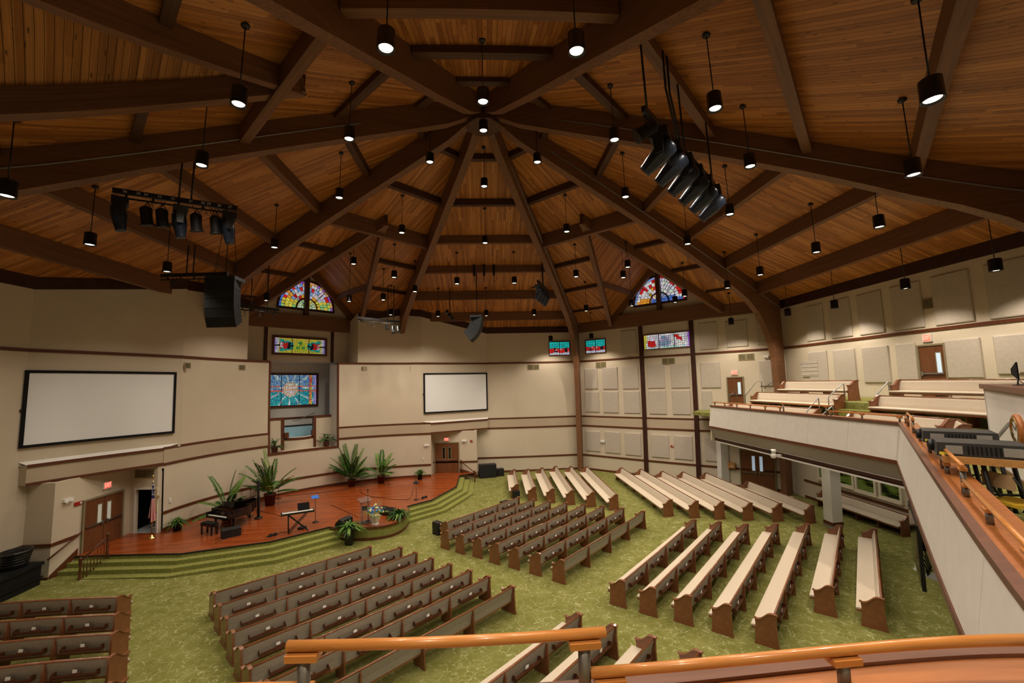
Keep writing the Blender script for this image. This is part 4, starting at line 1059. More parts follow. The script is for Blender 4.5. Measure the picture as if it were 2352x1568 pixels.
PDR = WP((0, YD), (1, 0)); PDL = WP((XD, 0), (0, 1))
a_ = PDR.rect(ws4(597,350), ws4(928,750)); door(PDR, a_[0], a_[1], ZS, a_[3], 2, 'brown double door with narrow panes at the right stage steps', True, pane='black_gloss')
b_ = [PDL.hit(ws1(*p)) for p in ((810,1000), (840,455), (1195,830), (1222,352))]
door(PDL, (b_[0][0]+b_[1][0])/2, (b_[2][0]+b_[3][0])/2, ZS, ZS+2.13, 2, 'dark brown double door with two tall panes at the left stage steps', True, pane='door_pane_dim')
# exit signs
def exitsign(wp, r, label, d=.0):
    l0, l1, z0, z1 = r; t = thing('exit_sign', label, 'sign', wp.pt((l0+l1)/2, z0, .05))
    w_, h = l1-l0, z1-z0
    wbuild(wp.box(MB(), l0-.03, l1+.03, z0-.03, z1+.03, .0, .07), 'housing', 'white_plastic', t)
    wbuild(wp.box(MB(), l0, l1, z0, z1, .07, .074), 'sign_face', 'exit_glow', t)
    tx = bpy.data.curves.new('lettering', 'FONT'); tx.body = 'EXIT'; tx.align_x = 'CENTER'; tx.align_y = 'CENTER'; tx.size = h*.92; tx.extrude = .002
    o = bpy.data.objects.new('lettering', tx); COL.objects.link(o); bpy.context.view_layer.update()
    o.matrix_world = Matrix((wp.t, ZZ, -wp.n)).transposed().to_4x4(); p = wp.pt((l0+l1)/2, (z0+z1)/2, .078)
    dg = bpy.context.evaluated_depsgraph_get(); me = bpy.data.meshes.new_from_object(o.evaluated_get(dg)); Mw = o.matrix_world.copy()
    sx = w_*.86/max(.01, max(v.co.x for v in me.vertices)-min(v.co.x for v in me.vertices)); me.transform(Matrix.Diagonal((sx, 1, 1, 1))); me.transform(Mw); me.transform(Matrix.Translation(p - Vector(t.location)))
    bpy.data.objects.remove(o); me.materials.clear(); me.materials.append(MAT['exit_letter']); o = bpy.data.objects.new('lettering', me); COL.objects.link(o); o.parent = t
emis('exit_letter', (1, .62, .5), 3.2)
exitsign(P90, P90.rect(w5(668,510), w5(744,556)), 'lit red exit sign above the balcony door')
exitsign(P45, P45.rect(w4(314,1062), w4(366,1095)), 'lit red exit sign above the upper door beside the column')
exitsign(PDR, PDR.rect(ws4(726,272), ws4(787,312)), 'lit red exit sign above the right stage door')
exitsign(PDL, PDL.rect(ws1(1028,295), ws1(1098,288), ws1(1096,345), ws1(1026,355)), 'lit red exit sign above the left stage door')
def pull(wp, px, label, w_=.12, h=.12):
    l, z = wp.hit(px); t = thing('fire_alarm', label, 'alarm', wp.pt(l, z-h/2, .02)); wbuild(wp.box(MB(), l-w_/2, l+w_/2, z-h/2, z+h/2, 0, .05), 'housing', 'red_plastic', t)
    wbuild(wp.box(MB(), l+w_*.15, l+w_*.42, z-h*.2, z+h*.3, .05, .065), 'strobe', 'white_plastic', t)
pull(P45, wz(1113,1271), 'small red fire alarm between two grey panels of the gable wall', .2, .14)
pull(P90, w4(1101,928), 'small red fire alarm on a panel behind the balcony pews', .22, .2)
pull(PDR, ws4(1104,317), 'small red fire alarm right of the right stage door', .2, .14)
pull(PDL, ws1(775,505), 'small red fire alarm left of the left stage door', .3, .14)
def emerg(wp, px, label, w_=.36):
    l, z = wp.hit(px); t = thing('emergency_light', label, 'lamp', wp.pt(l, z-.1, .03)); mb = wp.box(MB(), l-w_/2, l+w_/2, z-.03, z+.09, 0, .1)
    wbuild(mb, 'housing', 'white_plastic', t)
    for s_ in (-1, 1): wbuild(MB().lathe(wp.pt(l+s_*w_*.3, z-.03, .09), [(.02, -.01), (.06, .05), (.06, .07)], 10, axis=(-wp.n - ZZ*.4)), 'lamp_head', 'white_plastic', t)
emerg(P45, wz(490,1230), 'white twin head emergency light between two grey panels')
emerg(PCH, w4(626,938), 'white twin head emergency light above the upper handrail', .3)
emerg(PDR, ws4(998,315), 'white twin head emergency light right of the right exit sign')
emerg(PDL, ws1(668,478), 'white twin head emergency light left of the left stage door')
wp = WP(arcp(6.6), arcp(7.4)-arcp(6.6)); emerg(wp, ws4(480,375), 'white twin head emergency light on the curved wall')
for v, px, q in ((7.1, ws4(437,560), 'small white wall phone right of the palm'), (-7.9, zo(360,1000,5.226)(155,780), 'small white thermostat right of the flag')):
    wp = WP(arcp(v-.3), arcp(v+.3)-arcp(v-.3)); l, z = wp.hit(px); mb = wp.box(MB(), l-.05, l+.05, z-.09, z+.09, 0, .05); wp.box(mb, l-.035, l+.035, z+.02, z+.07, .05, .06)
    solo(mb, 'wall_box', 'white_plastic', q, 'wall box')
# speaker grille in the lower balcony row
l0, l1, z0, z1 = P90.rect(w4(947,980), w4(1097,972), w4(1108,1112), w4(955,1116)); t = thing('wall_grille', 'pale louvred wall grille behind the balcony pews', 'grille', P90.pt((l0+l1)/2, z0, .03))
wbuild(P90.box(MB(), l0, l1, z0, z1, 0, .08), 'panel', 'panel_fabric', t)
for i in range(4): wbuild(P90.box(MB(), l0, l1, z0+(z1-z0)*(i+.5)/4-.01, z0+(z1-z0)*(i+.5)/4+.01, .08, .1), 'slat', 'wall_white', t)
# bracket lamp on the left wall
PLW = WP((-AP, 0), (0, 1)); pz = PLW.hit(ws1(420,530)); p = PLW.pt(pz[0], pz[1], 0)
t = thing('bracket_camera', 'small black camera on a bent bracket on the left wall', 'camera', p)
wbuild(MB().tube([p, p+Vector((.25, 0, .05)), p+Vector((.45, 0, .05)), p+Vector((.5, 0, -.1))], .025, 8), 'bracket', 'black_plastic', t); wbuild(MB().lathe(p+Vector((.5, 0, -.3)), [(.06, 0), (.06, .2)], 10), 'camera_body', 'black_plastic', t)
# ------------------------------------------------------------------ balcony
PF = [V2(12.4, 6.1), V2(12.4, -5.14), V2(3.26, -14.28), V2(-9.5, -14.28)]
ZC, ZM, ZL = 5.64, 4.49, 3.82
bal = thing('balcony', 'wraparound balcony with pale fabric parapet and dark wood cap', 'balcony', kind='structure')
def ribbon(p0, z0, p1, z1, th=.02):
    "sloping strip between two plan polylines, with thickness to the left"
    mb = MB()
    for i in range(len(p0)-1):
        a, b, c, d = p0[i], p0[i+1], p1[i+1], p1[i]
        e = (b-a).normalized(); nn = Vector((-e.y, e.x, 0))*th
        A = [Vector((a.x, a.y, z0)), Vector((b.x, b.y, z0)), Vector((c.x, c.y, z1)), Vector((d.x, d.y, z1))]
        mb.hexa(A[:2] + [A[1]+nn, A[0]+nn] + [A[3], A[2], A[2]+nn, A[3]+nn])
    return mb
o_mid, o_cap, o_low = offs(PF, -.13), offs(PF, .02), offs(PF, .22)
for s in range(3):
    a, b, c, d = o_mid[s], o_mid[s+1], o_cap[s+1], o_cap[s]; n = max(2, round((b-a).length/1.9))
    for i in range(n):
        f0, f1 = i/n, (i+1)/n; g = .004/(b-a).length
        wbuild(ribbon([lerp(a, b, f0+g), lerp(a, b, f1-g)], ZM+.05, [lerp(d, c, f0+g), lerp(d, c, f1-g)], ZC-.02, .05), 'fabric_panel', 'parapet_fabric', bal)
wbuild(ribbon(offs(PF, -.155), ZM-.06, offs(PF, -.15), ZM+.06, .1), 'moulding', 'trim_wood', bal, label='dark wood moulding')
wbuild(ribbon(o_low, ZL+.05, o_mid, ZM-.05, .06), 'lower_band', 'band_grey', bal, label='grey painted lower band')
wbuild(ribbon(offs(PF, .17), ZL-.06, offs(PF, .17), ZL+.06, .1), 'moulding', 'trim_dark', bal, label='dark wood moulding')
wbuild(ribbon(offs(PF, .2), ZL-.17, offs(PF, .2), ZL-.06, .1), 'drip_edge', 'wall_white', bal)
wbuild(wallmb(offs(PF, -.03), ZC-.03, ZC+.055, .09), 'cap_edge', 'cap_dark', bal, label='dark brown cap edge')
wbuild(wallmb(offs(PF, .06), ZC-.02, ZC+.035, .36), 'cap_board', 'cap_oak', bal, label='orange oak cap board')
wbuild(wallmb(offs(PF, .3), 4.3, ZC-.01, .08), 'parapet_back', 'wall_paint', bal)
def tier(d0, d1, z, z0, parts=(0, 1, 2), nm='tier'):
    p, q = offs(PF, d0), offs(PF, d1); mb = MB()
    for s in parts:
        P = [p[s], q[s], q[s+1], p[s+1]]
        if (P[1]-P[0]).cross(P[2]-P[1]).z < 0: P = P[::-1]
        mb.hexa([Vector((v.x, v.y, z0)) for v in P] + [Vector((v.x, v.y, z)) for v in P])
    wbuild(mb, nm, 'carpet', bal, label='green carpeted seating tier')
tier(.25, 1.42, 4.9, 4.0); tier(1.42, 2.47, 5.46, 4.0, (0,)); tier(2.47, 6.0, 6.02, 4.0, (0,)); tier(1.42, 4.2, 4.9, 4.0, (1,)); tier(1.42, 4.1, 5.46, 4.0, (2,))
p, q = offs(PF, .2), offs(PF, 6.0); mb = MB()
for s in range(3):
    P = [p[s], q[s], q[s+1], p[s+1]]
    if (P[1]-P[0]).cross(P[2]-P[1]).z < 0: P = P[::-1]
    mb.hexa([Vector((v.x, v.y, ZL-.1)) for v in P] + [Vector((v.x, v.y, 4.0)) for v in P])
wbuild(mb, 'soffit', 'wall_white', bal, label='pale underside')
# end of the balcony towards the column, and landing before the upper door
mb = MB().box((12.4, 6.1, ZL-.1), (18.4, 6.2, 5.0)); mb.box((12.5, 6.0, ZC-.03), (17.6, 6.25, ZC+.05)); wbuild(mb, 'end_wall', 'wall_paint', bal)
mb = MB().prism([V2(14.2, 6.1)+ZZ*4.8, V2(17.9, 6.1)+ZZ*4.8, bp(45, AP-.02, 6.9, 4.8), bp(45, AP-.02, 2.2, 4.8), bp(45, AP-1.6, 2.2, 4.8)], (0, 0, .22)); wbuild(mb, 'landing', 'carpet', bal)
# aisle half steps
for x, z in ((13.45, 5.18), (14.5, 5.74)): wbuild(MB().box((x, -2.05, 4.5), (x+.4, -.55, z)), 'aisle_step', 'carpet_step', bal, label='green carpeted aisle step')
# balcony pews
def bpew(x, y0, y1, z, ns, q): pew((x, y0), (x, y1), 1 if y0 > y1 else -1, ns, 0, q, 'balcony pews', z=z)
# seats face the stage side (-x): walking south (p north, q south) has +x on the left, so face -1
def bp_(x, yn, ys, z, ns, q): return pew((x, yn), (x, ys), -1, ns, 0, q, 'balcony pews', z=z)
bp_(13.78, 6.0, -.45, 4.9, 4, 'balcony pew directly behind the parapet, left of the aisle steps')
bp_(14.86, 5.25, -.55, 5.46, 4, 'balcony pew in the middle tier, left of the aisle steps')
bp_(15.95, 4.4, -.15, 6.02, 3, 'balcony pew in the top tier, left of the aisle steps')
bp_(13.78, -2.1, -5.55, 4.9, 2, 'balcony pew directly behind the parapet, right of the aisle steps')
bp_(14.86, -2.2, -7.0, 5.46, 3, 'balcony pew in the middle tier, right of the aisle steps')
bp_(15.95, -2.1, -6.9, 6.02, 3, 'balcony pew in the top tier, right of the aisle steps')
pew((13.76, -5.72), (12.65, -6.83), -1, 1, 0, 'short angled balcony pew beside the sound booth', 'balcony pews', z=4.9)
# parapet rails: oak handrail on short posts
def rail(pts, z, posts, label, zb=ZC+.03, r=.026, group='oak parapet handrails', mat='rail_oak'):
    c = pts[0]; t = thing('handrail', label, 'handrail', (c.x, c.y, zb), 0, group)
    wbuild(MB().tube([Vector((p.x, p.y, z)) for p in pts], r, 14), 'rail', mat, t)
    L = [0]
    for i in range(len(pts)-1): L.append(L[-1]+(pts[i+1]-pts[i]).length)
    for f in posts:
        s = f*L[-1]; i = max(k for k in range(len(L)-1) if L[k] <= s+1e-6); p = lerp(pts[i], pts[i+1], (s-L[i])/(L[i+1]-L[i])); e = (pts[i+1]-pts[i]).normalized()
        wbuild(MB().tube([Vector((p.x, p.y, zb)), Vector((p.x, p.y, z-.055))], .03, 10), 'post', 'rail_metal', t)
        wbuild(MB().obox(Vector((p.x, p.y, z-.042)), e*.075, Vector((-e.y, e.x, 0))*.04, ZZ*.016), 'bracket', mat, t)
    return t
RL = offs(PF, .16)
RLO = ZC+.22; RHI = ZC+.40
rail([V2(12.56, 6.0), V2(12.56, .35)], RLO, (.02, .2, .4, .6, .8, .98), 'low oak handrail on the parapet before the left balcony pews')
rail([V2(12.56, .4), V2(12.56, -2.3)], RHI, (.06, .94), 'raised oak handrail on the parapet before the balcony aisle')
rail([V2(12.56, -2.25), V2(12.56, -5.1)], RLO, (.03, .5, .97), 'low oak handrail on the parapet before the right balcony pews')
dg = lambda a, s: V2((a+s)*.70710678, (-a+s)*.70710678)     # point on the diagonal side: a outwards, s along
ra = 12.56; s0 = 5.25
rail([dg(ra, 5.15), dg(ra, 4.2)], RLO, (.05, .95), 'short low oak handrail at the bend of the parapet')
rail([dg(ra, 4.3), dg(ra, 2.6)], RHI, (.04, .96), 'raised oak handrail behind the projectors')
rail([dg(ra, 2.7), dg(ra, -2.9)], RLO, (.02, .3, .6, .97), 'low oak handrail under the projector stand')
pr1 = atz(2190, 1065, ZC+.42); 
rail([dg(ra, -2.2), dg(ra, -4.2)], RHI, (.05, .95), 'raised oak handrail in front of the projector stand')
rail([dg(ra, -4.1), dg(ra, -7.7)], RLO, (.03, .35, .7, .97), 'low oak handrail on the diagonal parapet before the yellow chair')
yr = -14.43
rail([V2(-.97, yr), V2(.55, yr)], 6.045, (.05, .93), 'raised round oak handrail on two grey posts across the foreground')
rail([V2(.47, yr), V2(1.6, yr-.02), V2(2.3, yr-.03), V2(3.15, yr-.04)], 5.85, (.035, .49, .97), 'low round oak handrail right of the raised foreground rail')
rail([V2(-.85, yr), V2(-5.0, yr)], 5.85, (.03, .3, .6, .97), 'low round oak handrail left of the raised foreground rail')
# grey metal aisle rails
def urail(a, b, label, h=.8):
    a, b = Vector(a), Vector(b); t = thing('aisle_rail', label, 'railing', tuple(a), 0, 'grey metal aisle rails')
    A, B = a+ZZ*h, b+ZZ*h; d = (B-A).normalized()
    wbuild(MB().tube([a, a+ZZ*(h-.05), A+d*.05, B-d*.05, b+ZZ*(h-.05), b], .024, 10), 'tube', 'grey_metal', t)
    for p in (a, b): wbuild(MB().lathe(p, [(.05, 0), (.05, .015)], 12), 'foot', 'grey_metal', t)
urail((15.0, -.42, 6.02), (14.2, -.42, 5.46), 'grey metal aisle rail beside the left middle pew')
urail((14.75, -2.12, 5.46), (15.4, -2.12, 6.02), 'grey metal aisle rail beside the right middle pew', .85)
urail((13.75, -.40, 5.46), (13.15, -.40, 4.9), 'grey metal aisle rail beside the left front pew')
urail((14.2, -.62, 5.3), (13.6, -.62, 4.9), 'short grey metal aisle rail on the lower steps', .6)
# handrails at the upper landing
def prail(pts, label, mat='rail_metal', r=.022, posts=()):
    pts = [Vector(p) for p in pts]; t = thing('handrail', label, 'handrail', tuple(pts[0]), 0, 'bronze stair handrails'); wbuild(MB().tube(pts, r, 8), 'tube', mat, t)
    for p, zb in posts: p = Vector(p); wbuild(MB().tube([p, Vector((p.x, p.y, zb))], r*.9, 8), 'post', mat, t)
def wp45(l, z, d): return P45.pt(l, z, d)
q0 = onbay(45, AP-1.3, 1711, 910); q1 = onbay(45, AP-1.3, 1738, 875); q2 = onbay(45, AP-1.3, 1749, 876)
A0, A1 = P45.pt(q0[0], q0[1], 1.3), P45.pt(q1[0], q1[1], 1.3); A2 = P45.pt(q2[0], q2[1], 1.3)
prail([Vector((A0.x, A0.y, 5.02)), A0, A1, A2, Vector((A2.x, A2.y, 5.3))], 'bent bronze handrail before the upper door')
q0 = onbay(45, AP-.2, 1755, 893); q1 = onbay(45, AP-.2, 1781, 868); prail([P45.pt(q0[0], q0[1], .2), P45.pt(q1[0], q1[1], .2)], 'bronze wall handrail rising behind the curved column', posts=())
q0 = onbay(45, AP-1.0, 1676, 908); q1 = onbay(45, AP-1.0, 1690, 896); q2 = onbay(45, AP-1.0, 1692, 912); prail([Vector((*P45.pt(q0[0], 0, 1.0).xy, 5.02)), P45.pt(q0[0], q0[1], 1.0), P45.pt(q1[0], q1[1], 1.0), Vector((*P45.pt(q2[0], 0, 1.0).xy, 5.02))], 'short bronze handrail right before the upper door')
# upper doors
a_ = P45.rect(w4(283,1126), w4(418,1126)); l0, l1 = P45.hit(w4(283,1200))[0], P45.hit(w4(418,1200))[0]; zt = P45.hit(w4(350,1126))[1]
door(P45, l0, l1, 5.02, zt, 1, 'brown single door with one tall pane above the balcony landing', True, hand=1)
l0, l1 = P90.hit(w5(660,740))[0], P90.hit(w5(868,740))[0]; door(P90, l0-.1, l1, 6.06, 8.24, 1, 'brown single door with tall blue pane behind the balcony pews', True, hand=1)
# ---------------- under the balcony
l0, l1 = (P45.hit(wc(482,450))[0]), (P45.hit(wc(846,480))[0]); z1_ = P45.hit(wc(480,245))[1]
door(P45, l0, l1, 0.0, max(2.2, z1_-.02), 2, 'brown double door with bright panes under the balcony', True)
l0, l1, z0, z1v = P45.rect(wc(345,380), wc(425,445)); t = thing('wall_box', 'small oak offering box on the wall under the balcony', 'box', P45.pt((l0+l1)/2, z0, .1)); wbuild(P45.box(MB(), l0, l1, z0, z1v, 0, .22), 'box_body', 'stand_oak', t); wbuild(P45.box(MB(), l0+.2, l0+.32, z0+.12, z0+.17, .22, .23), 'slot_plate', 'paper', t)
l, z = P45.hit(wc(945,420)); solo(P45.box(MB(), l-.06, l+.06, z-.1, z+.1, 0, .04), 'keypad', 'blue_led', 'small glowing blue keypad right of the double door under the balcony', 'keypad')
XW = AP
PU = P90
for i, (xa, ya, xb, yb) in enumerate(((1335,452,1392,570), (1535,500,1690,640), (1745,560,1930,715), (2005,622,2208,790))):
    h0, h1 = PU.hit(wc(xa, (ya+yb)/2-25)), PU.hit(wc(xb, (ya+yb)/2+25)); zt, zb = PU.hit(wc((xa+xb)/2, ya+22))[1], PU.hit(wc((xa+xb)/2, yb-22))[1]
    w = win('cream framed interior window under the balcony, %s from the white column' % ['hidden partly behind', 'first right', 'second right', 'third right'][i] if i else 'cream framed interior window partly hidden behind the white column', PU)
    fr = MB(); f = .11; L0, L1, Z0_, Z1_ = h0[0], h1[0], zb, zt+.5
    for a, b, c, e in ((L0-f, L0, Z0_-f, Z1_+f), (L1, L1+f, Z0_-f, Z1_+f), (L0, L1, Z0_-f, Z0_), (L0, L1, Z1_, Z1_+f)): PU.box(fr, a, b, c, e, 0, .09)
    wbuild(fr, 'frame', 'cream_paint', w); wbuild(PU.box(MB(), L0, L1, Z0_, Z1_, .0, .02), 'pane', 'window_green', w); wbuild(PU.box(MB(), L0-.15, L1+.15, Z0_-f-.05, Z0_-f, 0, .16), 'sill', 'cream_paint', w)
strip('', [V2(AP, 6.6), V2(AP, -7)], 1.02, .12, label='dark wood moulding under the interior windows')
baseb('baseboard_right', [V2(AP, 6.6), V2(AP, -7)], 0, 'dark wood baseboard under the balcony windows')
y0 = onv(*wc(1290, 780), (17.75, 0), (1, 0)).y; y1 = onv(*wc(2200, 1110), (17.75, 0), (1, 0)).y
pew((18.32, y0), (18.32, y1), -1, 4, 0, 'long pew with beige cushions along the windows under the balcony', 'bench under the balcony')
pb = F(1915, 1209)
def column(x, y, label):
    z = fz(x, y); t = thing('column', label, 'column', (x, y, z), kind='structure'); s = .27
    lbuild(MB().box((-s, -s, .0), (s, s, ZL-.1-z)), 'shaft', 'wall_white', t); lbuild(MB().box((-s-.02, -s-.02, .12), (s+.02, s+.02, .28)), 'base_trim', 'trim_wood', t); lbuild(MB().box((-s-.01, -s-.01, 0), (s+.01, s+.01, .12)), 'plinth', 'grey_metal', t)
column(pb.x, pb.y, 'square white column standing among the pews under the balcony')
q = onv(1661, 1080, (15.5, 0), (1, 0)); column(15.5, q.y, 'square white column left of the double door under the balcony')
# white camera on the parapet
p = Vector((12.38, onv(1788, 1040, (12.3, 0), (1, 0)).y, 3.86)); t = thing('video_camera', 'white remote video camera on the balcony moulding', 'camera', tuple(p))
wbuild(MB().box(p+Vector((-.42, -.08, -.06)), p+Vector((0, .08, 0))), 'bracket', 'white_plastic', t)
wbuild(MB().lathe(p+Vector((-.32, 0, -.14)), [(.06, 0), (.1, .02), (.11, .1), (.09, .22)], 14), 'base', 'white_plastic', t)
wbuild(MB().lathe(p+Vector((-.32, 0, .16)), [(.03, -.08), (.1, -.07), (.11, 0), (.1, .07), (.03, .08)], 14), 'head', 'white_plastic', t); wbuild(MB().lathe(p+Vector((-.45, .03, .15)), [(.05, -.05), (.05, .05)], 12, axis=(-1, .2, 0)), 'lens', 'black_gloss', t)
# flat screen hung below the diagonal parapet, seen edge-on
tvn = atz(2112, 1192, 4.45); tv_s = (tvn.x+tvn.y)*.7071; a_tv = (tvn.x-tvn.y)*.7071-.02
t = thing('television', 'black flat television hung under the diagonal parapet', 'television', (*dg(a_tv, tv_s+.9).xy, 3.05))
e1 = Vector((.7071, .7071, 0)); e2 = Vector((.7071, -.7071, 0)); c_ = dg(a_tv, tv_s+1.0)+ZZ*3.72
wbuild(MB().obox(c_, e1*1.0, e2*.03, ZZ*.60), 'cabinet', 'black_plastic', t); wbuild(MB().obox(c_-e2*.032, e1*.975, e2*.003, ZZ*.575), 'screen', 'black_gloss', t)
wbuild(MB().obox(c_+e2*.2, e1*.2, e2*.17, ZZ*.1), 'wall_mount', 'black_plastic', t)
for i in range(4): wbuild(MB().tube([c_+e1*(-.8+.1*i)+e2*.06+ZZ*(.1-.12*i), c_+e1*(-.9+.15*i)+e2*.13+ZZ*(-.15-.1*i), c_+e1*(-.7+.1*i)+e2*.08+ZZ*(-.4)], .012, 6), 'cable', 'black_plastic', t)
# small white router with cable on the floor below
p = F(2112, 1310); t = thing('floor_device', 'white plastic device with cables on the carpet below the television', 'device', tuple(p)); wbuild(MB().lathe(p, [(.16, 0), (.17, .03), (.12, .05), (.10, .3), (.06, .34)], 14), 'device_body', 'white_plastic', t); wbuild(MB().tube([p+Vector((.1, 0, .03)), p+Vector((.35, -.15, .03)), p+Vector((.5, .1, .03))], .012, 6), 'cable', 'black_plastic', t)
p = F(2150, 1325); solo(MB().box(p+Vector((-.3, -.3, .0)), p+Vector((.35, .25, .02))), 'floor_mat', 'grey_metal', 'small grey floor box cover on the carpet under the balcony edge', 'cover')
# sound booth
AB = 13.97
PBT = WP(dg(AB, 0), (-.7071, -.7071)); lE = -3.25
zt = 6.78
t = thing('sound_booth', 'white sound booth wall with dark wood counter at the right', 'booth', PBT.pt(0, 4.9), kind='structure')
wbuild(PBT.box(MB(), lE, 5.2, 4.85, zt, -.12, 0), 'booth_wall', 'wall_white', t)
mb = PBT.box(MB(), lE, lE+.12, 4.85, zt, -2.6, 0); wbuild(mb, 'booth_side', 'wall_white', t)
wbuild(PBT.box(MB(), lE-.06, 5.2, zt, zt+.09, -.75, .05), 'counter', 'cap_dark', t, label='dark wood counter'); wbuild(PBT.box(MB(), lE-.03, 5.2, zt-.02, zt+.09, .05, .065), 'counter_edge', 'cap_dark', t)
wbuild(PBT.box(MB(), lE-.02, lE+2.1, zt+.3, zt+.36, -1.6, -.62), 'shelf', 'trim_wood', t); wbuild(PBT.box(MB(), lE-.02, lE+2.1, zt+.09, zt+.3, -1.6, -1.5), 'shelf_back', 'trim_wood', t)
wbuild(PBT.box(MB(), lE, 5.2, 4.9, 5.02, 0, .03), 'booth_base', 'trim_wood', t)
# clock
l, z = PBT.hit((2345, 988)); c = PBT.pt(l, z, .0); ax = -PBT.n
t = thing('wall_clock', 'round wall clock in a gilt and wooden rim on the sound booth', 'clock', tuple(c))
wbuild(MB().lathe(c, [(.30, 0), (.315, .04), (.30, .07), (.265, .085), (.255, .06)], 36, axis=ax), 'rim', 'cap_oak', t); wbuild(MB().lathe(c, [(.262, .05), (.262, .085), (.235, .095), (.232, .06)], 36, axis=ax), 'gilt_ring', 'brass', t); wbuild(MB().lathe(c, [(.24, .05), (.24, .062)], 36, axis=ax), 'dial', 'clock_face', t)
for a, L in ((.9, .13), (2.6, .19)): wbuild(MB().obox(c+ax*.07 + PBT.t*cos(a)*L/2 + ZZ*sin(a)*L/2, (PBT.t*cos(a)+ZZ*sin(a))*L/2, (PBT.t*-sin(a)+ZZ*cos(a))*.006, ax*.003), 'hand', 'black_plastic', t)
for i in range(12): a = pi*i/6; wbuild(MB().obox(c+ax*.065 + (PBT.t*cos(a)+ZZ*sin(a))*.2, (PBT.t*cos(a)+ZZ*sin(a))*.02, (PBT.t*-sin(a)+ZZ*cos(a))*.005, ax*.002), 'hour_mark', 'black_plastic', t)
# flat black antenna on its stand, on the counter
l, z = PBT.hit((2290, 882)); c = PBT.pt(l, zt+.09, -.3); t = thing('paddle_antenna', 'black arrow shaped paddle antenna on a small stand', 'antenna', tuple(c))
e = PBT.t
wbuild(MB().lathe(c, [(.09, 0), (.09, .012), (.012, .02), (.012, .14)], 14), 'stand', 'black_plastic', t)
for dx_, dy_ in ((.16, .05), (.14, -.08)): wbuild(MB().tube([c+ZZ*.12, c+e*dx_-PBT.n*dy_], .008, 6), 'leg', 'black_plastic', t)
Q = [(.02, .12), (.02, .50), (-.42, .35), (-.42, .24)]; wbuild(MB().prism([c+e*x+ZZ*y for x, y in Q], PBT.n*.025), 'paddle', 'black_matte', t)
# monitor at the right edge of the booth
c = PBT.pt(PBT.hit((2348, 900))[0]+.05, zt+.09, -.3); t = thing('monitor', 'black monitor standing at the end of the booth counter', 'monitor', tuple(c)); wbuild(MB().obox(c+ZZ*.30, e*.25, PBT.n*.02, ZZ*.2), 'display', 'black_plastic', t); wbuild(MB().lathe(c, [(.1, 0), (.1, .015), (.02, .02), (.02, .14)], 12), 'foot', 'black_plastic', t)
# projectors on an oak stand
def projector(s, a, zb, label, L=.95, W_=.62):
    c = dg(a, s)+ZZ*zb; t = thing('projector', label, 'projector', tuple(c), 0, 'projectors on the stand')
    # e2 points away from the hall, e1 along the parapet; lens looks to the stage (-e2)
    h = .2; mb = MB(); b0 = .05
    P = [(-L/2, -W_/2), (L/2, -W_/2), (L/2, W_/2), (-L/2, W_/2)]
    lo_ = [c + e2*x + e1*y + ZZ*.03 for x, y in P]; up_ = [c + e2*x*.97 + e1*y*.94 + ZZ*(h+.03) for x, y in P]
    mb.hexa(lo_+up_); wbuild(mb, 'case', 'projector_grey', t)
    wbuild(MB().lathe(c - e2*(L/2+.0) + e1*.12 + ZZ*.13, [(.09, -.01), (.09, .05), (.07, .06), (.065, .03)], 18, axis=-e2), 'lens_ring', 'black_plastic', t); wbuild(MB().lathe(c - e2*(L/2) + e1*.12 + ZZ*.13, [(.062, .0), (.05, .035), (.0005, .045)], 18, axis=-e2), 'lens', 'black_gloss', t)
    for x in (-.28, .30): wbuild(MB().obox(c + e2*x - e1*(W_/2+.0) + ZZ*.13, e2*.09, e1*.006, ZZ*.06), 'filter_grille', 'grey_metal', t)
    for i in range(8): wbuild(MB().obox(c + e2*(-.13+.045*i) - e1*(W_/2) + ZZ*.13, e2*.008, e1*.006, ZZ*.06), 'louvre', 'black_matte', t)
    wbuild(MB().obox(c - e2*(L/2-.08) - e1*(W_/2+.002) + ZZ*.07, e2*.05, e1*.002, ZZ*.02), 'warning_label', 'label_yellow', t)
    for x in (-.35, .35):
        for y in (-.22, .22): wbuild(MB().lathe(c + e2*x + e1*y, [(.03, 0), (.025, .035)], 8), 'foot', 'black_plastic', t)
zt2 = 5.93
def pstand(s, a0, a1, label):
    c = dg((a0+a1)/2, s)+ZZ*4.9; t = thing('projector_stand', label, 'stand', tuple(c), 0, 'projector stands'); m = (a0+a1)/2; hw = (a1-a0)/2
    wbuild(MB().obox(dg(m, s)+ZZ*(zt2-.02), e2*hw, e1*.45, ZZ*.015), 'tray', 'stand_oak', t)
    for q, (ax_, ay_, ox, oy) in enumerate(((hw, .015, 0, .45), (hw, .015, 0, -.45), (.015, .45, hw, 0), (.015, .45, -hw, 0))): wbuild(MB().obox(dg(m, s)+e2*ox+e1*oy+ZZ*zt2, e2*ax_, e1*ay_, ZZ*.05), 'lip', 'stand_oak', t)
    for x in (-.05, hw-.1):
        for y in (-.36, .36): wbuild(MB().tube([dg(m, s)+e2*(x+.1)+e1*y+ZZ*4.9, dg(m, s)+e2*x+e1*y+ZZ*(zt2-.04)], .028, 8), 'leg', 'black_plastic', t)
    for y in (-.36, .36): wbuild(MB().tube([dg(m, s)+e2*(-.02)+e1*y+ZZ*5.3, dg(m, s)+e2*(hw-.05)+e1*y+ZZ*5.35], .018, 6), 'brace', 'black_plastic', t)
sN = (6.95-11.0)*.7071+.35
pstand(sN, 12.52, 13.42, 'oak tray on black legs carrying the near projector'); projector(sN+.0, 12.93, zt2-.003, 'black projector with round lens on the near oak tray')
pstand(sN+1.5, 12.52, 13.42, 'oak tray on black legs carrying the far projector'); projector(sN+1.5, 12.9, zt2-.003, 'black projector on the far oak tray')
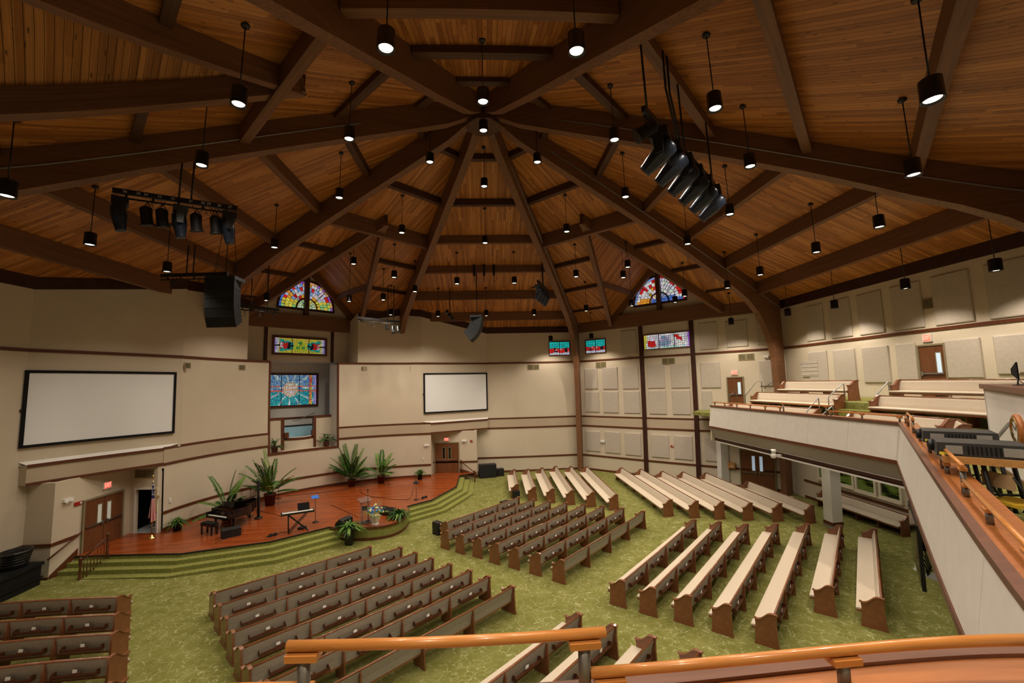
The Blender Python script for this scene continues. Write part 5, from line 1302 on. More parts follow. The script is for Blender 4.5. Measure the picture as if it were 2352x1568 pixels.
# bronze rail and chairs behind
prail([dg(13.45, sN+2.6)+ZZ*4.9, dg(13.45, sN+2.6)+ZZ*5.75, dg(13.55, sN+2.75)+ZZ*5.84, dg(14.4, sN+5.0)+ZZ*6.35], 'long sloping bronze handrail above the projectors', 'rail_metal', .03)
def fchair(s, a, rz, label):
    c = dg(a, s)+ZZ*4.9; t = thing('folding_chair', label, 'chair', tuple(c), rz, 'folding chairs in the balcony')
    mb = MB().box((-.21, -.2, .43), (.21, .2, .475)); lbuild(mb, 'seat', 'yellow_cushion', t)
    for x in (-.2, .2):
        lbuild(MB().tube([(x, .26, 0), (x, -.18, .85)], .014, 8), 'leg', 'black_plastic', t); lbuild(MB().tube([(x, -.28, 0), (x, .12, .45)], .014, 8), 'leg', 'black_plastic', t)
    lbuild(MB().box((-.2, -.2, .66), (.2, -.16, .86)), 'backrest', 'kraft', t)
fchair((7.45-11.3)*.7071+.02, 13.2, radians(-100), 'black folding chair with yellow seat behind the parapet')
fchair(sN+1.0, 13.75, radians(40), 'folding chair with tan back behind the projectors')
# ------------------------------------------------------------------ things on and around the stage
s2 = zo(360, 1000, 5.226); s3 = zo(640, 980, 5.6)
def SP(px): return atz(px[0], px[1], ZS)
# --- plants
def frond(mb, base, d, L, droop, lw, n, m=0, rise=1.0, rr=.012, w=.036):
    "arching stem with paired leaflets"
    d = Vector(d); hz = Vector((d.x, d.y, 0)).normalized() if hypot(d.x, d.y) > 1e-3 else Vector((1, 0, 0)); pts = []
    for i in range(9):
        t = i/8; pts.append(base + d*(L*t) - ZZ*(droop*L*t*t) + hz*(droop*.35*L*t*t))
    mb.tube(pts, [rr*(1-.8*i/8) for i in range(9)], 5, m)
    for i in range(n):
        t = .22 + .78*i/(n-1); k = t*8; a = min(7, int(k)); p = pts[a].lerp(pts[a+1], k-a); tg = (pts[a+1]-pts[a]).normalized()
        sd = tg.cross(ZZ);
        if sd.length < 1e-3: sd = Vector((1, 0, 0))
        sd.normalize(); ll = lw*(1-abs(t-.5)*1.1)*random.uniform(.85, 1.1)
        for s_ in (-1, 1):
            tip = p + (sd*s_*.8 + tg*.65)*ll - ZZ*ll*.28; mid = p.lerp(tip, .45) + ZZ*ll*.05; q = tg*w
            mb.add([p, mid-q, tip, mid+q], [(0, 1, 2, 3)], m)
def blade(mb, base, d, L, droop, w, m=0):
    "arching strap leaf"
    d = Vector(d); hz = Vector((d.x, d.y, 0)); hz = hz.normalized() if hz.length > 1e-3 else Vector((1, 0, 0)); sd = hz.cross(ZZ); P = []
    for i in range(6):
        t = i/5; c = base + d*(L*t) - ZZ*(droop*L*t*t) + hz*(droop*.3*L*t*t); ww = w*(.35+1.3*t*(1-t)*2)*(1 if i < 5 else .05); P += [c-sd*ww, c+sd*ww]
    mb.add(P, [(2*i, 2*i+1, 2*i+3, 2*i+2) for i in range(5)], m, True)
def pot_mb(r0, r1, h, n=18): return MB().lathe((0, 0, 0), [(r0, 0), (r1*.98, h*.88), (r1*1.06, h*.88), (r1*1.06, h), (r1*.94, h), (r1*.9, h*.9)], n)
def palm(p, H, pot, nf, spread, label, seed, mats=('leaf_mid', 'leaf_light', 'leaf_dark'), group='potted palms', droop=.5, lw=.36, rel=1.0, npair=26):
    random.seed(seed); t = thing('potted_palm', label, 'plant', tuple(p), 0, group); r0, r1, h = pot
    lbuild(pot_mb(r0, r1, h), 'pot', 'pot_red', t); lbuild(MB().lathe((0, 0, h*.9), [(.0005, .01), (r1*.9, 0)], 14), 'soil', 'soil', t)
    for i in range(nf):
        a = random.uniform(0, 2*pi); f = i/nf; el = radians(86 - 62*(f**.8)*random.uniform(.8, 1.1)*spread); L = (H-h)*(1.08-.55*f)*random.uniform(.85, 1.05)
        mb = MB(); frond(mb, Vector((random.uniform(-.06, .06), random.uniform(-.06, .06), h*.9)), (cos(a)*cos(el), sin(a)*cos(el), sin(el)), L, droop*(.35+.5*f), lw*rel, npair, 0)
        lbuild(mb, 'frond', mats[0] if random.random() < .5 else mats[1] if random.random() < .55 else mats[2], t)
palm(SP(s2(1360, 832)), 3.45, (.26, .33, .68), 24, 1.0, 'tall bushy palm in a dark pot beside the black column speaker', 11)
palm(SP(s3(940, 762)), 3.2, (.22, .28, .48), 28, .85, 'tall dense palm in a brown pot right of the baptistry', 12, droop=.42)
palm(SP(s3(1320, 722)), 2.6, (.22, .28, .55), 13, 1.15, 'sparse palm in a brown pot right of the tall dense palm', 13, ('leaf_mid', 'leaf_light', 'leaf_mid'), droop=.55)
pp_ = SP(s2(700, 950)); palm(Vector((-13.85, 5.9, ZS)), 2.95, (.22, .28, .5), 14, 1.2, 'palm with drooping fronds behind the grand piano', 14, droop=.6)
def fern(p, H, pot, n, label, seed, mats, L=.55, w=.03, potm='pot_red', sq=False, group='potted ferns', el0=20):
    random.seed(seed); t = thing('potted_fern', label, 'plant', tuple(p), radians(45) if sq else 0, group); r0, r1, h = pot
    if sq: lbuild(MB().lathe((0, 0, 0), [(r0, 0), (r0*1.02, .04), (r1, h*.94), (r1*1.05, h*.94), (r1*1.05, h), (r1*.9, h)], 4, 0, False), 'planter', potm, t)
    else: lbuild(pot_mb(r0, r1, h), 'pot', potm, t)
    lbuild(MB().lathe((0, 0, h*.92), [(.0005, .01), (r1*.8, 0)], 14), 'soil', 'soil', t)
    for g in range(6):
        mb = MB()
        for i in range(n//6):
            a = random.uniform(0, 2*pi); el = radians(random.uniform(el0, 85)); blade(mb, Vector((random.uniform(-.08, .08), random.uniform(-.08, .08), h*.92)), (cos(a)*cos(el), sin(a)*cos(el), sin(el)), L*random.uniform(.75, 1.1), random.uniform(.5, 1.0), w)
        lbuild(mb, 'leaf_cluster', mats[g % len(mats)], t)
fern(F(*s3(915, 1512)), 1.2, (.21, .27, .86), 96, 'leafy fern in a tall square black planter left of the curved thrust', 21, ('leaf_mid', 'leaf_light', 'leaf_dark'), .78, .045, 'pot_black', True, 'planters before the thrust')
fern(F(*s3(1558, 1324)), 1.2, (.21, .27, .86), 96, 'leafy fern in a tall square black planter right of the curved thrust', 22, ('leaf_mid', 'leaf_light', 'leaf_dark'), .78, .045, 'pot_black', True, 'planters before the thrust')
fern(SP(s2(245, 1138)), .8, (.18, .22, .42), 120, 'bushy fern in a dark pot beside the flag', 23, ('leaf_mid', 'leaf_light', 'leaf_dark'), .62, .02, 'pot_black')
fern(SP(ws4(390, 846)), .8, (.16, .2, .5), 110, 'small bushy fern in a dark pot left of the right stage door', 24, ('leaf_mid', 'leaf_dark', 'leaf_light'), .62, .022, 'pot_black')
# --- flower arrangement in a white urn
p = SP(s3(1245, 1255)); t = thing('flower_arrangement', 'blue and cream flowers in a square white urn on the thrust', 'flowers', tuple(p), radians(20)); random.seed(5)
lbuild(MB().lathe((0, 0, 0), [(.19, 0), (.19, .05), (.15, .09), (.16, .12), (.27, .40), (.30, .42), (.30, .46), (.24, .46)], 4, 0, False), 'urn', 'pot_white', t)
for c, n, (rx_, rz) in (('flower_cream', 30, (.42, .42)), ('flower_blue', 24, (.36, .40)), ('leaf_light', 34, (.5, .42)), ('leaf_mid', 30, (.45, .38))):
    mb = MB()
    for i in range(n):
        a = random.uniform(0, 2*pi); r = random.uniform(.1, 1)**.6*rx_; z = .55 + random.uniform(0, 1)*rz*(1.25-r/rx_*.7); c0 = Vector((cos(a)*r, sin(a)*r, z))
        if c.startswith('flower'):
            s_ = random.uniform(.045, .075); mb.lathe(c0, [(.004, -s_), (s_*.8, -s_*.5), (s_, 0), (s_*.75, s_*.6), (.004, s_)], 7)
        else: blade(mb, c0-ZZ*.1, (cos(a)*.6, sin(a)*.6, .55), random.uniform(.2, .34), .6, .03)
    lbuild(mb, 'blossoms' if c.startswith('flower') else 'leaves', c, t)
mb = MB()
for i in range(9):
    a = random.uniform(-.6, 1.4); mb.tube([(0, 0, .5), (cos(a)*.15, sin(a)*.15, .9), (cos(a)*.35, sin(a)*.35, random.uniform(1.0, 1.25))], .006, 5)
lbuild(mb, 'twigs', 'vent_tan', t)
# --- grand piano: keyboard along x, tail towards +y
kL, kR = Vector((-13.89, 4.49)), Vector((-12.38, 3.93)); c = (kL+kR)/2; a = atan2(kR.y-kL.y, kR.x-kL.x)
t = thing('grand_piano', 'black grand piano with raised lid on the stage', 'piano', (c.x, c.y, ZS), a)
W_ = .76; out = [(-W_, .12), (W_, .12), (W_, .95), (.70, 1.25), (.45, 1.55), (.22, 1.8), (.08, 2.05), (-.1, 2.22), (-.35, 2.28), (-.58, 2.2), (-.72, 2.0), (-W_, 1.7)]
rim = MB(); n = len(out)
inn = [(x*.93, .16 + (y-.12)*.965) for x, y in out]
for i in range(n):
    j = (i+1) % n; rim.hexa([(*out[i], .66), (*out[j], .66), (*inn[j], .66), (*inn[i], .66), (*out[i], .99), (*out[j], .99), (*inn[j], .99), (*inn[i], .99)])
lbuild(rim, 'case', 'black_gloss', t); lbuild(MB().prism([(*q, .60) for q in out], (0, 0, .08)), 'bottom', 'black_gloss', t)
lbuild(MB().prism([(*q, .82) for q in inn], (0, 0, .03)), 'sound_plate', 'piano_plate', t)
lbuild(MB().box((-W_, -.16, .60), (W_, .14, .70)), 'keybed', 'black_gloss', t)
for s_ in (-1, 1): lbuild(MB().box((s_*W_, -.16, .60), (s_*(W_-.09), .14, .86)), 'key_cheek', 'black_gloss', t)
ks = MB()
for i in range(52): x = -.66 + 1.32*i/52; ks.box((x+.001, -.13, .70), (x+1.32/52-.001, .03, .725))
lbuild(ks, 'white_keys', 'ivory', t)
bk = MB()
for i in range(51):
    if i % 7 in (0, 1, 3, 4, 5): x = -.66 + 1.32*(i+1)/52; bk.box((x-.006, -.06, .725), (x+.006, .03, .737))
lbuild(bk, 'black_keys', 'black_gloss', t)
lbuild(MB().obox((0, .075, .80), (.67, 0, 0), (0, .012, 0), (0, .02, .09)), 'fallboard', 'black_gloss', t)
lbuild(MB().obox((0, .42, 1.13), (.42, 0, 0), (0, .01, 0), (0, .05, .13)), 'music_desk', 'black_gloss', t)
lid = [(-W_-.02, .62), (W_+.02, .62), (W_+.02, .95), (.72, 1.27), (.47, 1.57), (.24, 1.82), (.1, 2.07), (-.1, 2.24), (-.35, 2.30), (-.6, 2.22), (-.74, 2.0), (-W_-.02, 1.7)]
Rl = Matrix.Translation((-W_, 0, 1.0)) @ Matrix.Rotation(radians(-12), 4, 'Y') @ Matrix.Translation((W_, 0, 0))
lbuild(MB().prism([Rl @ Vector((*q, 0)) for q in lid], Rl.to_3x3() @ Vector((0, 0, .025))), 'lid', 'black_gloss', t)
lbuild(MB().tube([(.55, 1.0, .97), (.50, 1.0, 1.27)], .012, 6), 'lid_prop', 'black_gloss', t)
for x, y in ((-.62, .25), (.62, .25), (-.3, 1.95)):
    lbuild(MB().lathe((x, y, 0), [(.035, 0), (.04, .04), (.045, .10), (.06, .45), (.09, .62)], 6, 0, False), 'leg', 'black_gloss', t)
lbuild(MB().box((-.12, .32, .10), (.12, .38, .16)).tube([(-.08, .35, .13), (-.06, .3, .62)], .012, 6).tube([(.08, .35, .13), (.06, .3, .62)], .012, 6), 'pedal_lyre', 'black_gloss', t)
ped = MB()
for x in (-.06, 0, .06): ped.box((x-.015, .18, .07), (x+.015, .33, .085))
lbuild(ped, 'pedals', 'brass', t)
# bench
bc = (SP(s2(715, 1150)) + Vector((-.12, .0, 0))); d = Vector((cos(a), sin(a), 0)); bc = Vector((c.x, c.y, 0)) - Vector((-d.y, d.x, 0))*.52 - d*.02
t = thing('piano_bench', 'black padded piano bench before the keyboard', 'bench', (bc.x, bc.y, ZS), a); lbuild(MB().box((-.38, -.18, .40), (.38, .18, .50)), 'frame', 'black_gloss', t); lbuild(MB().box((-.37, -.17, .50), (.37, .17, .55)), 'seat', 'black_matte', t)
for x in (-.33, .33):
    for y in (-.14, .14): lbuild(MB().box((x-.03, y-.03, 0), (x+.03, y+.03, .40)), 'leg', 'black_gloss', t)
# --- floor wedges
def wedge(p, rz, label, s_=1.0):
    t = thing('floor_monitor', label, 'speaker', (p.x, p.y, ZS), rz, 'stage floor monitors'); P = [(-.19, 0), (.19, 0), (.21, .14), (-.02, .36), (-.19, .30)]
    lbuild(MB().prism([(-.34*s_, y*s_, z*s_) for y, z in P], (.68*s_, 0, 0)), 'cabinet', 'black_plastic', t)
    lbuild(MB().prism([(-.31*s_, y*s_, z*s_) for y, z in [(.205, .16), (.0, .352), (.008, .362), (.214, .168)]], (.62*s_, 0, 0)), 'grille', 'speaker_grille', t)
    for x in (-.342, .335): lbuild(MB().box((x*s_, -.08, .12*s_), ((x+.007)*s_, .04, .2*s_)), 'handle', 'black_matte', t)
wedge(Vector((-12.13, 3.45, 0)), radians(42), 'black floor monitor before the piano', 1.15); wedge(Vector((-7.25, 4.82, 0)), radians(70), 'black floor monitor behind the left planter', 1.15); wedge(Vector((-5.48, 6.55, 0)), radians(150), 'black floor monitor behind the right planter', 1.15)
# --- stands
def mic(p, H, label, boom=None, base='round', extra=None):
    t = thing('microphone_stand', label, 'stand', (p.x, p.y, ZS), 0, 'microphone stands')
    if base == 'round': lbuild(MB().lathe((0, 0, 0), [(.15, 0), (.15, .02), (.05, .035), (.02, .05)], 18), 'base', 'black_plastic', t)
    else:
        for k in range(3): lbuild(MB().tube([(0, 0, .2), (cos(2.1*k+.4)*.3, sin(2.1*k+.4)*.3, .015)], .011, 6), 'leg', 'black_plastic', t)
    lbuild(MB().tube([(0, 0, .03), (0, 0, H)], .013, 8), 'pole', 'black_plastic', t); e = Vector((0, 0, H))
    if boom: e = Vector((0, 0, H)) + Vector(boom); lbuild(MB().tube([Vector((0, 0, H))-Vector(boom)*.25, e], .009, 6), 'boom', 'black_plastic', t)
    lbuild(MB().lathe(e, [(.014, -.02), (.018, .09), (.03, .12), (.032, .16), (.02, .185), (.004, .19)], 10), 'microphone', 'black_plastic', t); return t
mic(SP(s2(1125, 970)), 1.35, 'black microphone stand at the tail of the piano'); mic(SP(s2(1463, 755))*1.0, .95, 'black microphone stand right of the tall palm', (.25, .05, .08)); mic(SP(s3(1155, 1243)), 1.55, 'thin black tripod microphone stand at the clear lectern', None, 'tri')
m4 = mic(SP(ws4(340, 1130)), 1.0, 'black microphone stand with a small mixer at the right of the stage'); lbuild(MB().obox((0, 0, 1.02), (.16, 0, 0), (0, .1, .03), (0, -.008, .025)), 'mixer', 'black_plastic', m4)
p = SP(s2(1222, 993)); t = thing('column_speaker', 'slim black column speaker on a round base between piano and palm', 'speaker', tuple(p)); lbuild(MB().lathe((0, 0, 0), [(.2, 0), (.2, .05), (.16, .08)], 20), 'base', 'black_plastic', t); lbuild(MB().box((-.055, -.055, .07), (.055, .055, 1.15)), 'column', 'black_plastic', t); lbuild(MB().box((-.04, -.05, 1.15), (.04, .05, 1.95)), 'speaker_head', 'speaker_grey', t)
# keyboard on its folding stand with a music desk
kl, kr = atz(*s3(30, 1130), ZS+.88), atz(*s3(455, 1068), ZS+.88); c = (kl+kr)/2; a = atan2(kr.y-kl.y, kr.x-kl.x); L = (kr-kl).length
t = thing('keyboard', 'silver and black stage keyboard on a crossed folding stand', 'keyboard', (c.x, c.y, ZS), a)
lbuild(MB().box((-L/2, -.17, .84), (L/2, .17, .93)), 'body', 'black_plastic', t); lbuild(MB().box((-L/2+.05, -.165, .93), (L/2-.05, -.02, .938)), 'keys', 'ivory', t); lbuild(MB().box((-L/2+.05, .0, .93), (L/2-.05, .16, .936)), 'control_panel', 'grey_metal', t)
for y in (-.13, .13):
    lbuild(MB().beam((-.42, y, .02), (.42, y, .84), .03, .05), 'stand_leg', 'black_plastic', t); lbuild(MB().beam((.42, y+.03, .02), (-.42, y+.03, .84), .03, .05), 'stand_leg', 'black_plastic', t)
for x in (-.42, .42): lbuild(MB().box((x-.02, -.26, 0), (x+.02, .26, .03)), 'stand_foot', 'black_plastic', t)
lbuild(MB().tube([(-.42, 0, .0), (-.42, 0, .84)], .03, 8), 'post', 'black_plastic', t)
lbuild(MB().obox((.28, .12, 1.10), (.27, 0, 0), (0, .008, 0), (0, .07, .16)), 'music_rest', 'black_matte', t)
p = SP(s3(475, 1226)); t = thing('music_stand', 'slim stand with a small blue tablet beside the keyboard', 'stand', tuple(p)); lbuild(MB().lathe((0, 0, 0), [(.16, 0), (.16, .02), (.03, .04)], 18), 'base', 'black_plastic', t); lbuild(MB().tube([(0, 0, .03), (0, 0, 1.25)], .014, 8), 'pole', 'black_plastic', t); lbuild(MB().obox((0, .0, 1.28), (.15, .1, 0), (-.07, .1, .05), (.0, -.004, .008)), 'tablet', 'blue_cloth', t)
p = SP(s3(300, 1305)); solo(MB().box(p+Vector((-.14, -.18, 0)), p+Vector((.14, .18, .08))), 'pedal', 'black_plastic', 'black pedal on the stage under the keyboard', 'pedal')
# clear acrylic lectern
p = SP(s3(1112, 1226)); t = thing('lectern', 'clear acrylic lectern on the curved thrust', 'lectern', tuple(p), radians(45)); lbuild(MB().box((-.32, -.25, 0), (.32, .25, .02)), 'base', 'acrylic', t); lbuild(MB().box((-.22, -.01, .02), (.22, .01, 1.08)), 'upright', 'acrylic', t)
for s_ in (-1, 1): lbuild(MB().box((s_*.22, -.12, .02), (s_*.2, .12, 1.0)), 'side', 'acrylic', t)
lbuild(MB().obox((0, 0, 1.14), (.34, 0, 0), (0, .23, .07), (0, -.003, .01)), 'top', 'acrylic', t); lbuild(MB().obox((0, .02, .7), (.14, 0, 0), (0, .003, 0), (0, 0, .12)), 'plaque', 'paper', t)
# flag
p = SP(ws1(1515, 852)); t = thing('flag', 'draped American flag on a gilt pole beside the doorway', 'flag', tuple(p)); H = onax(*ws1(1522, 262), p)-p.z
lbuild(MB().lathe((0, 0, 0), [(.16, 0), (.16, .03), (.07, .06), (.05, .14), (.02, .16)], 20), 'base', 'brass', t); lbuild(MB().tube([(0, 0, .1), (0, 0, H)], .016, 8), 'pole', 'brass', t); lbuild(MB().lathe((0, 0, H), [(.02, 0), (.03, .03), (.012, .06), (.05, .10), (.03, .16), (.003, .2)], 12), 'finial', 'brass', t)
fl = MB(); NX, NZ = 22, 26; top, bot = H-.08, H-1.95
def fpt(i, j):
    u_ = i/NX; v_ = j/NZ; r = .03 + .24*(v_**.7)*(.4+.6*u_); aa = -1.9 + u_*5.6; k = .55+.45*v_
    return Vector((.02+cos(aa)*r*.75*k + .05*u_ - .03, sin(aa)*r*.55, top - (top-bot)*v_*(1-.12*u_) - .25*u_*(1-v_)))
fl.add([fpt(i, j) for j in range(NZ+1) for i in range(NX+1)], [], 0)
for j in range(NZ):
    for i in range(NX):
        o = j*(NX+1)+i; can = j < NZ*.42 and i < NX*.55
        fl.f.append((o, o+1, o+NX+2, o+NX+1)); fl.sm.append(True); fl.m.append(2 if can else (0 if int(i*13/NX) % 2 == 0 else 1))
lbuild(fl, 'cloth', ['flag_red', 'flag_white', 'flag_blue'], t)
st = MB()
for k in range(30):
    i, j = random.randrange(1, int(NX*.5)), random.randrange(1, int(NZ*.38)); q = fpt(i+.5, j+.5); q2 = (fpt(i+1, j)-fpt(i, j)); nn = q2.cross(fpt(i, j+1)-fpt(i, j)); nn.normalize(); st.lathe(q+nn*.004, [(.02, -.002), (.02, .002)], 5, 0, False, axis=nn); st.lathe(q-nn*.004, [(.02, -.002), (.02, .002)], 5, 0, False, axis=nn)
lbuild(st, 'stars', 'flag_white', t, kind='stuff')
lbuild(MB().tube([fpt(i, NZ)-ZZ*.015 for i in range(NX+1)], .014, 5), 'fringe', 'gold_fringe', t)
# light wooden cross on the wall end
x0, z0 = -16.02, onax(*ws1(1568, 465), (-16.0, 3.9)); q = onv(*ws1(1568, 465), (0, 3.93), (0, 1)); t = thing('wooden_cross', 'pale wooden cross on the wall beside the flag', 'cross', (q.x, 3.9, q.z-.55)); wbuild(MB().box((q.x-.06, 3.86, q.z-.55), (q.x+.06, 3.93, q.z+.55)), 'upright', 'ivory_wood', t); wbuild(MB().box((q.x-.2, 3.855, q.z+.1), (q.x+.2, 3.925, q.z+.22)), 'crossbar', 'ivory_wood', t)
# cables on the stage
def cable(pts, label):
    P = [SP(p) + ZZ*.012 for p in pts]; Q = []
    for i in range(len(P)-1):
        for k in range(6):
            f = k/6; p0, p1, p2, p3 = P[max(i-1, 0)], P[i], P[i+1], P[min(i+2, len(P)-1)]
            Q.append(.5*((2*p1)+(p2-p0)*f+(2*p0-5*p1+4*p2-p3)*f*f+(3*p1-p0-3*p2+p3)*f**3))
    Q.append(P[-1]); solo(MB().tube(Q, .011, 6), 'cable', 'black_plastic', label, 'cable', 'cables on the stage')
cable([s3(680,1005), s3(800,1060), s3(930,1120), s3(1020,1160)], 'straight black cable across the middle of the stage')
cable([s3(1050,800), s3(1060,850), s3(1200,895), s3(1450,930), s3(1650,935), s3(1710,880), s3(1740,760)], 'black cable curving to the right microphone stand')
cable([s2(1340,1205), s2(1430,1195), s2(1480,1165), s2(1560,1160)], 'black cable from the pedals to the keyboard'); cable([s2(700,1295), s2(760,1265), s2(830,1240)], 'short black cable before the piano monitor'); cable([s2(1140,880), s2(1300,920), s2(1420,945), s2(1500,975)], 'black cable between piano and keyboard'); cable([s3(100,890), s3(400,860), s3(800,815), s3(900,790)], 'thin black cable along the curved wall')
cable([s2(985,1180), s2(1030,1150), s2(1020,1125), s2(985,1130), s2(1000,1160)], 'coiled black cable beside the piano monitor')
for px, q in ((s2(1360,1208), 'black foot pedal on the stage before the keyboard'), (s2(1415,1195), 'second black foot pedal before the keyboard'), (ws4(430,1108), 'black foot pedal beside the right microphone stand'), (ws4(470,1098), 'second black foot pedal beside the right microphone stand')):
    p = SP(px); t = thing('foot_pedal', q, 'pedal', tuple(p)); lbuild(MB().box((-.09, -.13, 0), (.09, .13, .035)), 'base', 'black_plastic', t); lbuild(MB().obox((0, .0, .05), (.07, 0, 0), (0, .11, .02), (0, -.002, .008)), 'treadle', 'black_matte', t)
# --- stair rails of the stage
def stair_rail(p0, p1, nb, label, wall=None):
    p0, p1 = Vector(p0), Vector(p1); t = thing('stair_railing', label, 'railing', tuple(p0)); h = .86
    for q, hh in ((p0, 1.0), (p1, 1.0)):
        wbuild(MB().lathe(q, [(.055, 0), (.055, .25), (.035, .30), (.05, .42), (.03, .6), (.05, .72), (.055, .75), (.055, .9), (.065, .92), (.05, .97), (.02, 1.0)], 10), 'newel', 'trim_wood', t)
    a, b = p0+ZZ*h, p1+ZZ*h; wbuild(MB().tube([a, b], .035, 8), 'rail', 'trim_wood', t)
    for i in range(1, nb):
        q = p0.lerp(p1, i/nb); zb = p0.z + (p1.z-p0.z)*math.ceil(i/nb*4-.001)/4; zb = min(zb, p1.z); wbuild(MB().lathe(Vector((q.x, q.y, zb)), [(.02, 0), (.02, .08), (.011, .12), (.017, .3), (.011, .5), (.012, h-(zb-q.z)-.02)], 8), 'baluster', 'trim_wood', t)
stair_rail((-16.16, .33, Z0), (-15.86, 1.12, ZS), 8, 'turned dark wood stair railing on the left stage steps'); stair_rail((-1.12, 15.85, Z0), (-2.2, 16.9, ZS), 7, 'dark wood stair railing at the right stage door')
a0, a1 = onv(*ws1(480, 1068), (XD+.1, 0), (1, 0)), onv(*ws1(820, 788), (XD+.1, 0), (1, 0)); t = thing('handrail', 'dark wood wall handrail beside the left stage steps', 'handrail', tuple(a0)); wbuild(MB().tube([a0, a1], .035, 8), 'rail', 'trim_wood', t)
for f in (.15, .85): q = a0.lerp(a1, f); wbuild(MB().tube([q, q+Vector((-.08, 0, -.06))], .012, 6), 'bracket', 'brass', t)
solo(MB().prism([(XD+.001, .42, Z0-.05), (XD+.001, 1.45, ZS+.02), (XD+.001, 1.45, ZS+.28), (XD+.001, .42, Z0+.3)], (.03, 0, 0)), 'trim_skirt', 'trim_wood', 'dark wood skirting sloping up the left stage steps', 'trim', kind='structure', origin=(0, 0, 0))
solo(MB().prism([(-2.3, YD-.01, ZS), (-.96, YD-.01, -.1), (-.96, YD-.01, .2), (-2.3, YD-.01, ZS+.3)], (0, -.03, 0)), 'trim_skirt', 'trim_wood', 'dark wood skirting sloping down at the right stage door', 'trim', kind='structure', origin=(0, 0, 0))
# vent above the dark doorway, keypad, white easel inside
PAL = WP((0, 3.95), (1, 0)); vent(PAL, PAL.rect(ws1(1350, 165), ws1(1545, 250)), 'large brown vent above the dark doorway by the flag', 1)
l, z = PAL.hit(ws1(1253, 583)); solo(PAL.box(MB(), l-.05, l+.05, z-.1, z+.1, 0, .05), 'keypad', 'black_plastic', 'small black keypad left of the dark doorway', 'keypad')
fr = MB()
for a, b, c_, e in ((-17.17, -17.10, ZS, ZS+2.13), (-16.08, -16.01, ZS, ZS+2.13), (-17.10, -16.08, ZS+2.06, ZS+2.13)): PAL.box(fr, a, b, c_, e, 0, .06)
solo(fr, 'trim_doorway', 'wall_white', 'pale frame of the dark doorway by the flag', 'trim', kind='structure', origin=(0, 0, 0))
t = thing('sign_stand', 'thin white sign stand inside the dark doorway', 'stand', (-16.75, 4.75, ZS)); lbuild(MB().lathe((0, 0, 0), [(.17, 0), (.17, .02), (.02, .04)], 16), 'base', 'wall_white', t); lbuild(MB().tube([(-.03, 0, .03), (-.03, 0, 1.0)], .012, 6).tube([(.03, 0, .03), (.03, 0, 1.0)], .012, 6), 'poles', 'wall_white', t); lbuild(MB().box((-.07, -.01, .95), (.07, .01, 1.2)), 'plate', 'wall_white', t)
# black covered bench and big black planter at the left
t = thing('covered_bench', 'long black covered bench against the left wall', 'bench', (-17.6, -1.4, Z0+.03)); P = [(-18.3, .02), (-17.28, .02), (-17.22, -.9), (-17.36, -3.4), (-18.3, -3.4)]
zf = lambda x, y: fz(x, y)
wbuild(MB().prism([(x, y, -.22) for x, y in P][::-1], (0, 0, .86)), 'body', 'tarp_black', t); Q = [(-18.35, .06), (-17.22, .06), (-17.15, -.92), (-17.3, -3.45), (-18.35, -3.45)]; wbuild(MB().prism([(x, y, .64) for x, y in Q][::-1], (0, 0, .11)), 'cover', 'tarp_black', t); wbuild(MB().prism([(x, y, .18) for x, y in Q][::-1], (0, 0, .04)), 'seam', 'tarp_black', t)
t = thing('planter', 'large ribbed black planter on the covered bench', 'planter', (-17.8, -.38, .75))
lbuild(MB().lathe((0, 0, 0), [(.30, 0), (.33, .05), (.40, .45), (.41, .5), (.44, .52), (.44, .60), (.38, .60), (.36, .5)], 20), 'pot', 'pot_black', t)
for z_, r in ((.12, .345), (.22, .36), (.32, .38), (.42, .4)): lbuild(MB().lathe((0, 0, z_), [(r, 0), (r+.015, .02), (r+.004, .04)], 20), 'rib', 'pot_black', t)
# subwoofers at the right stage stairs, cases by the pews
p = atz(*ws4(1255, 850), -.2)
t = thing('subwoofer', 'large black subwoofer box beside the right stage stairs', 'speaker', (p.x+.45, p.y+.35, fz(p.x, p.y)), radians(8)); lbuild(MB().box((-.72, -.35, 0), (.62, .35, 1.02)), 'cabinet', 'black_plastic', t); lbuild(MB().box((-.68, -.36, .06), (.58, -.35, .96)), 'grille', 'speaker_grille', t)
t = thing('subwoofer', 'smaller black speaker box right of the large subwoofer', 'speaker', (p.x+1.4, p.y+.6, fz(p.x, p.y)), radians(8)); lbuild(MB().box((-.28, -.25, 0), (.28, .25, .6)), 'cabinet', 'black_plastic', t); lbuild(MB().box((-.25, -.26, .04), (.25, -.25, .56)), 'grille', 'speaker_grille', t)
for px, sz, q in (((990+105/6.817, 1130+655/6.817), (.16, .22, .62), 'black speaker box at the end of the front pew of the middle block'), ((990+1335/6.817, 1130+100/6.817), (.17, .17, .5), 'small black speaker box behind the front middle pew'), ((990+1150/6.817, 1130+185/6.817), (.3, .12, .2), 'low black case on the carpet before the front middle pew')):
    p = F(*px); t = thing('speaker_box', q, 'speaker', tuple(p), radians(45)); lbuild(MB().box((-sz[0], -sz[1], 0), (sz[0], sz[1], sz[2])), 'cabinet', 'black_plastic', t); lbuild(MB().box((-sz[0]*.85, -sz[1]-.01, .04), (sz[0]*.85, -sz[1], sz[2]-.04)), 'grille', 'speaker_grille', t)
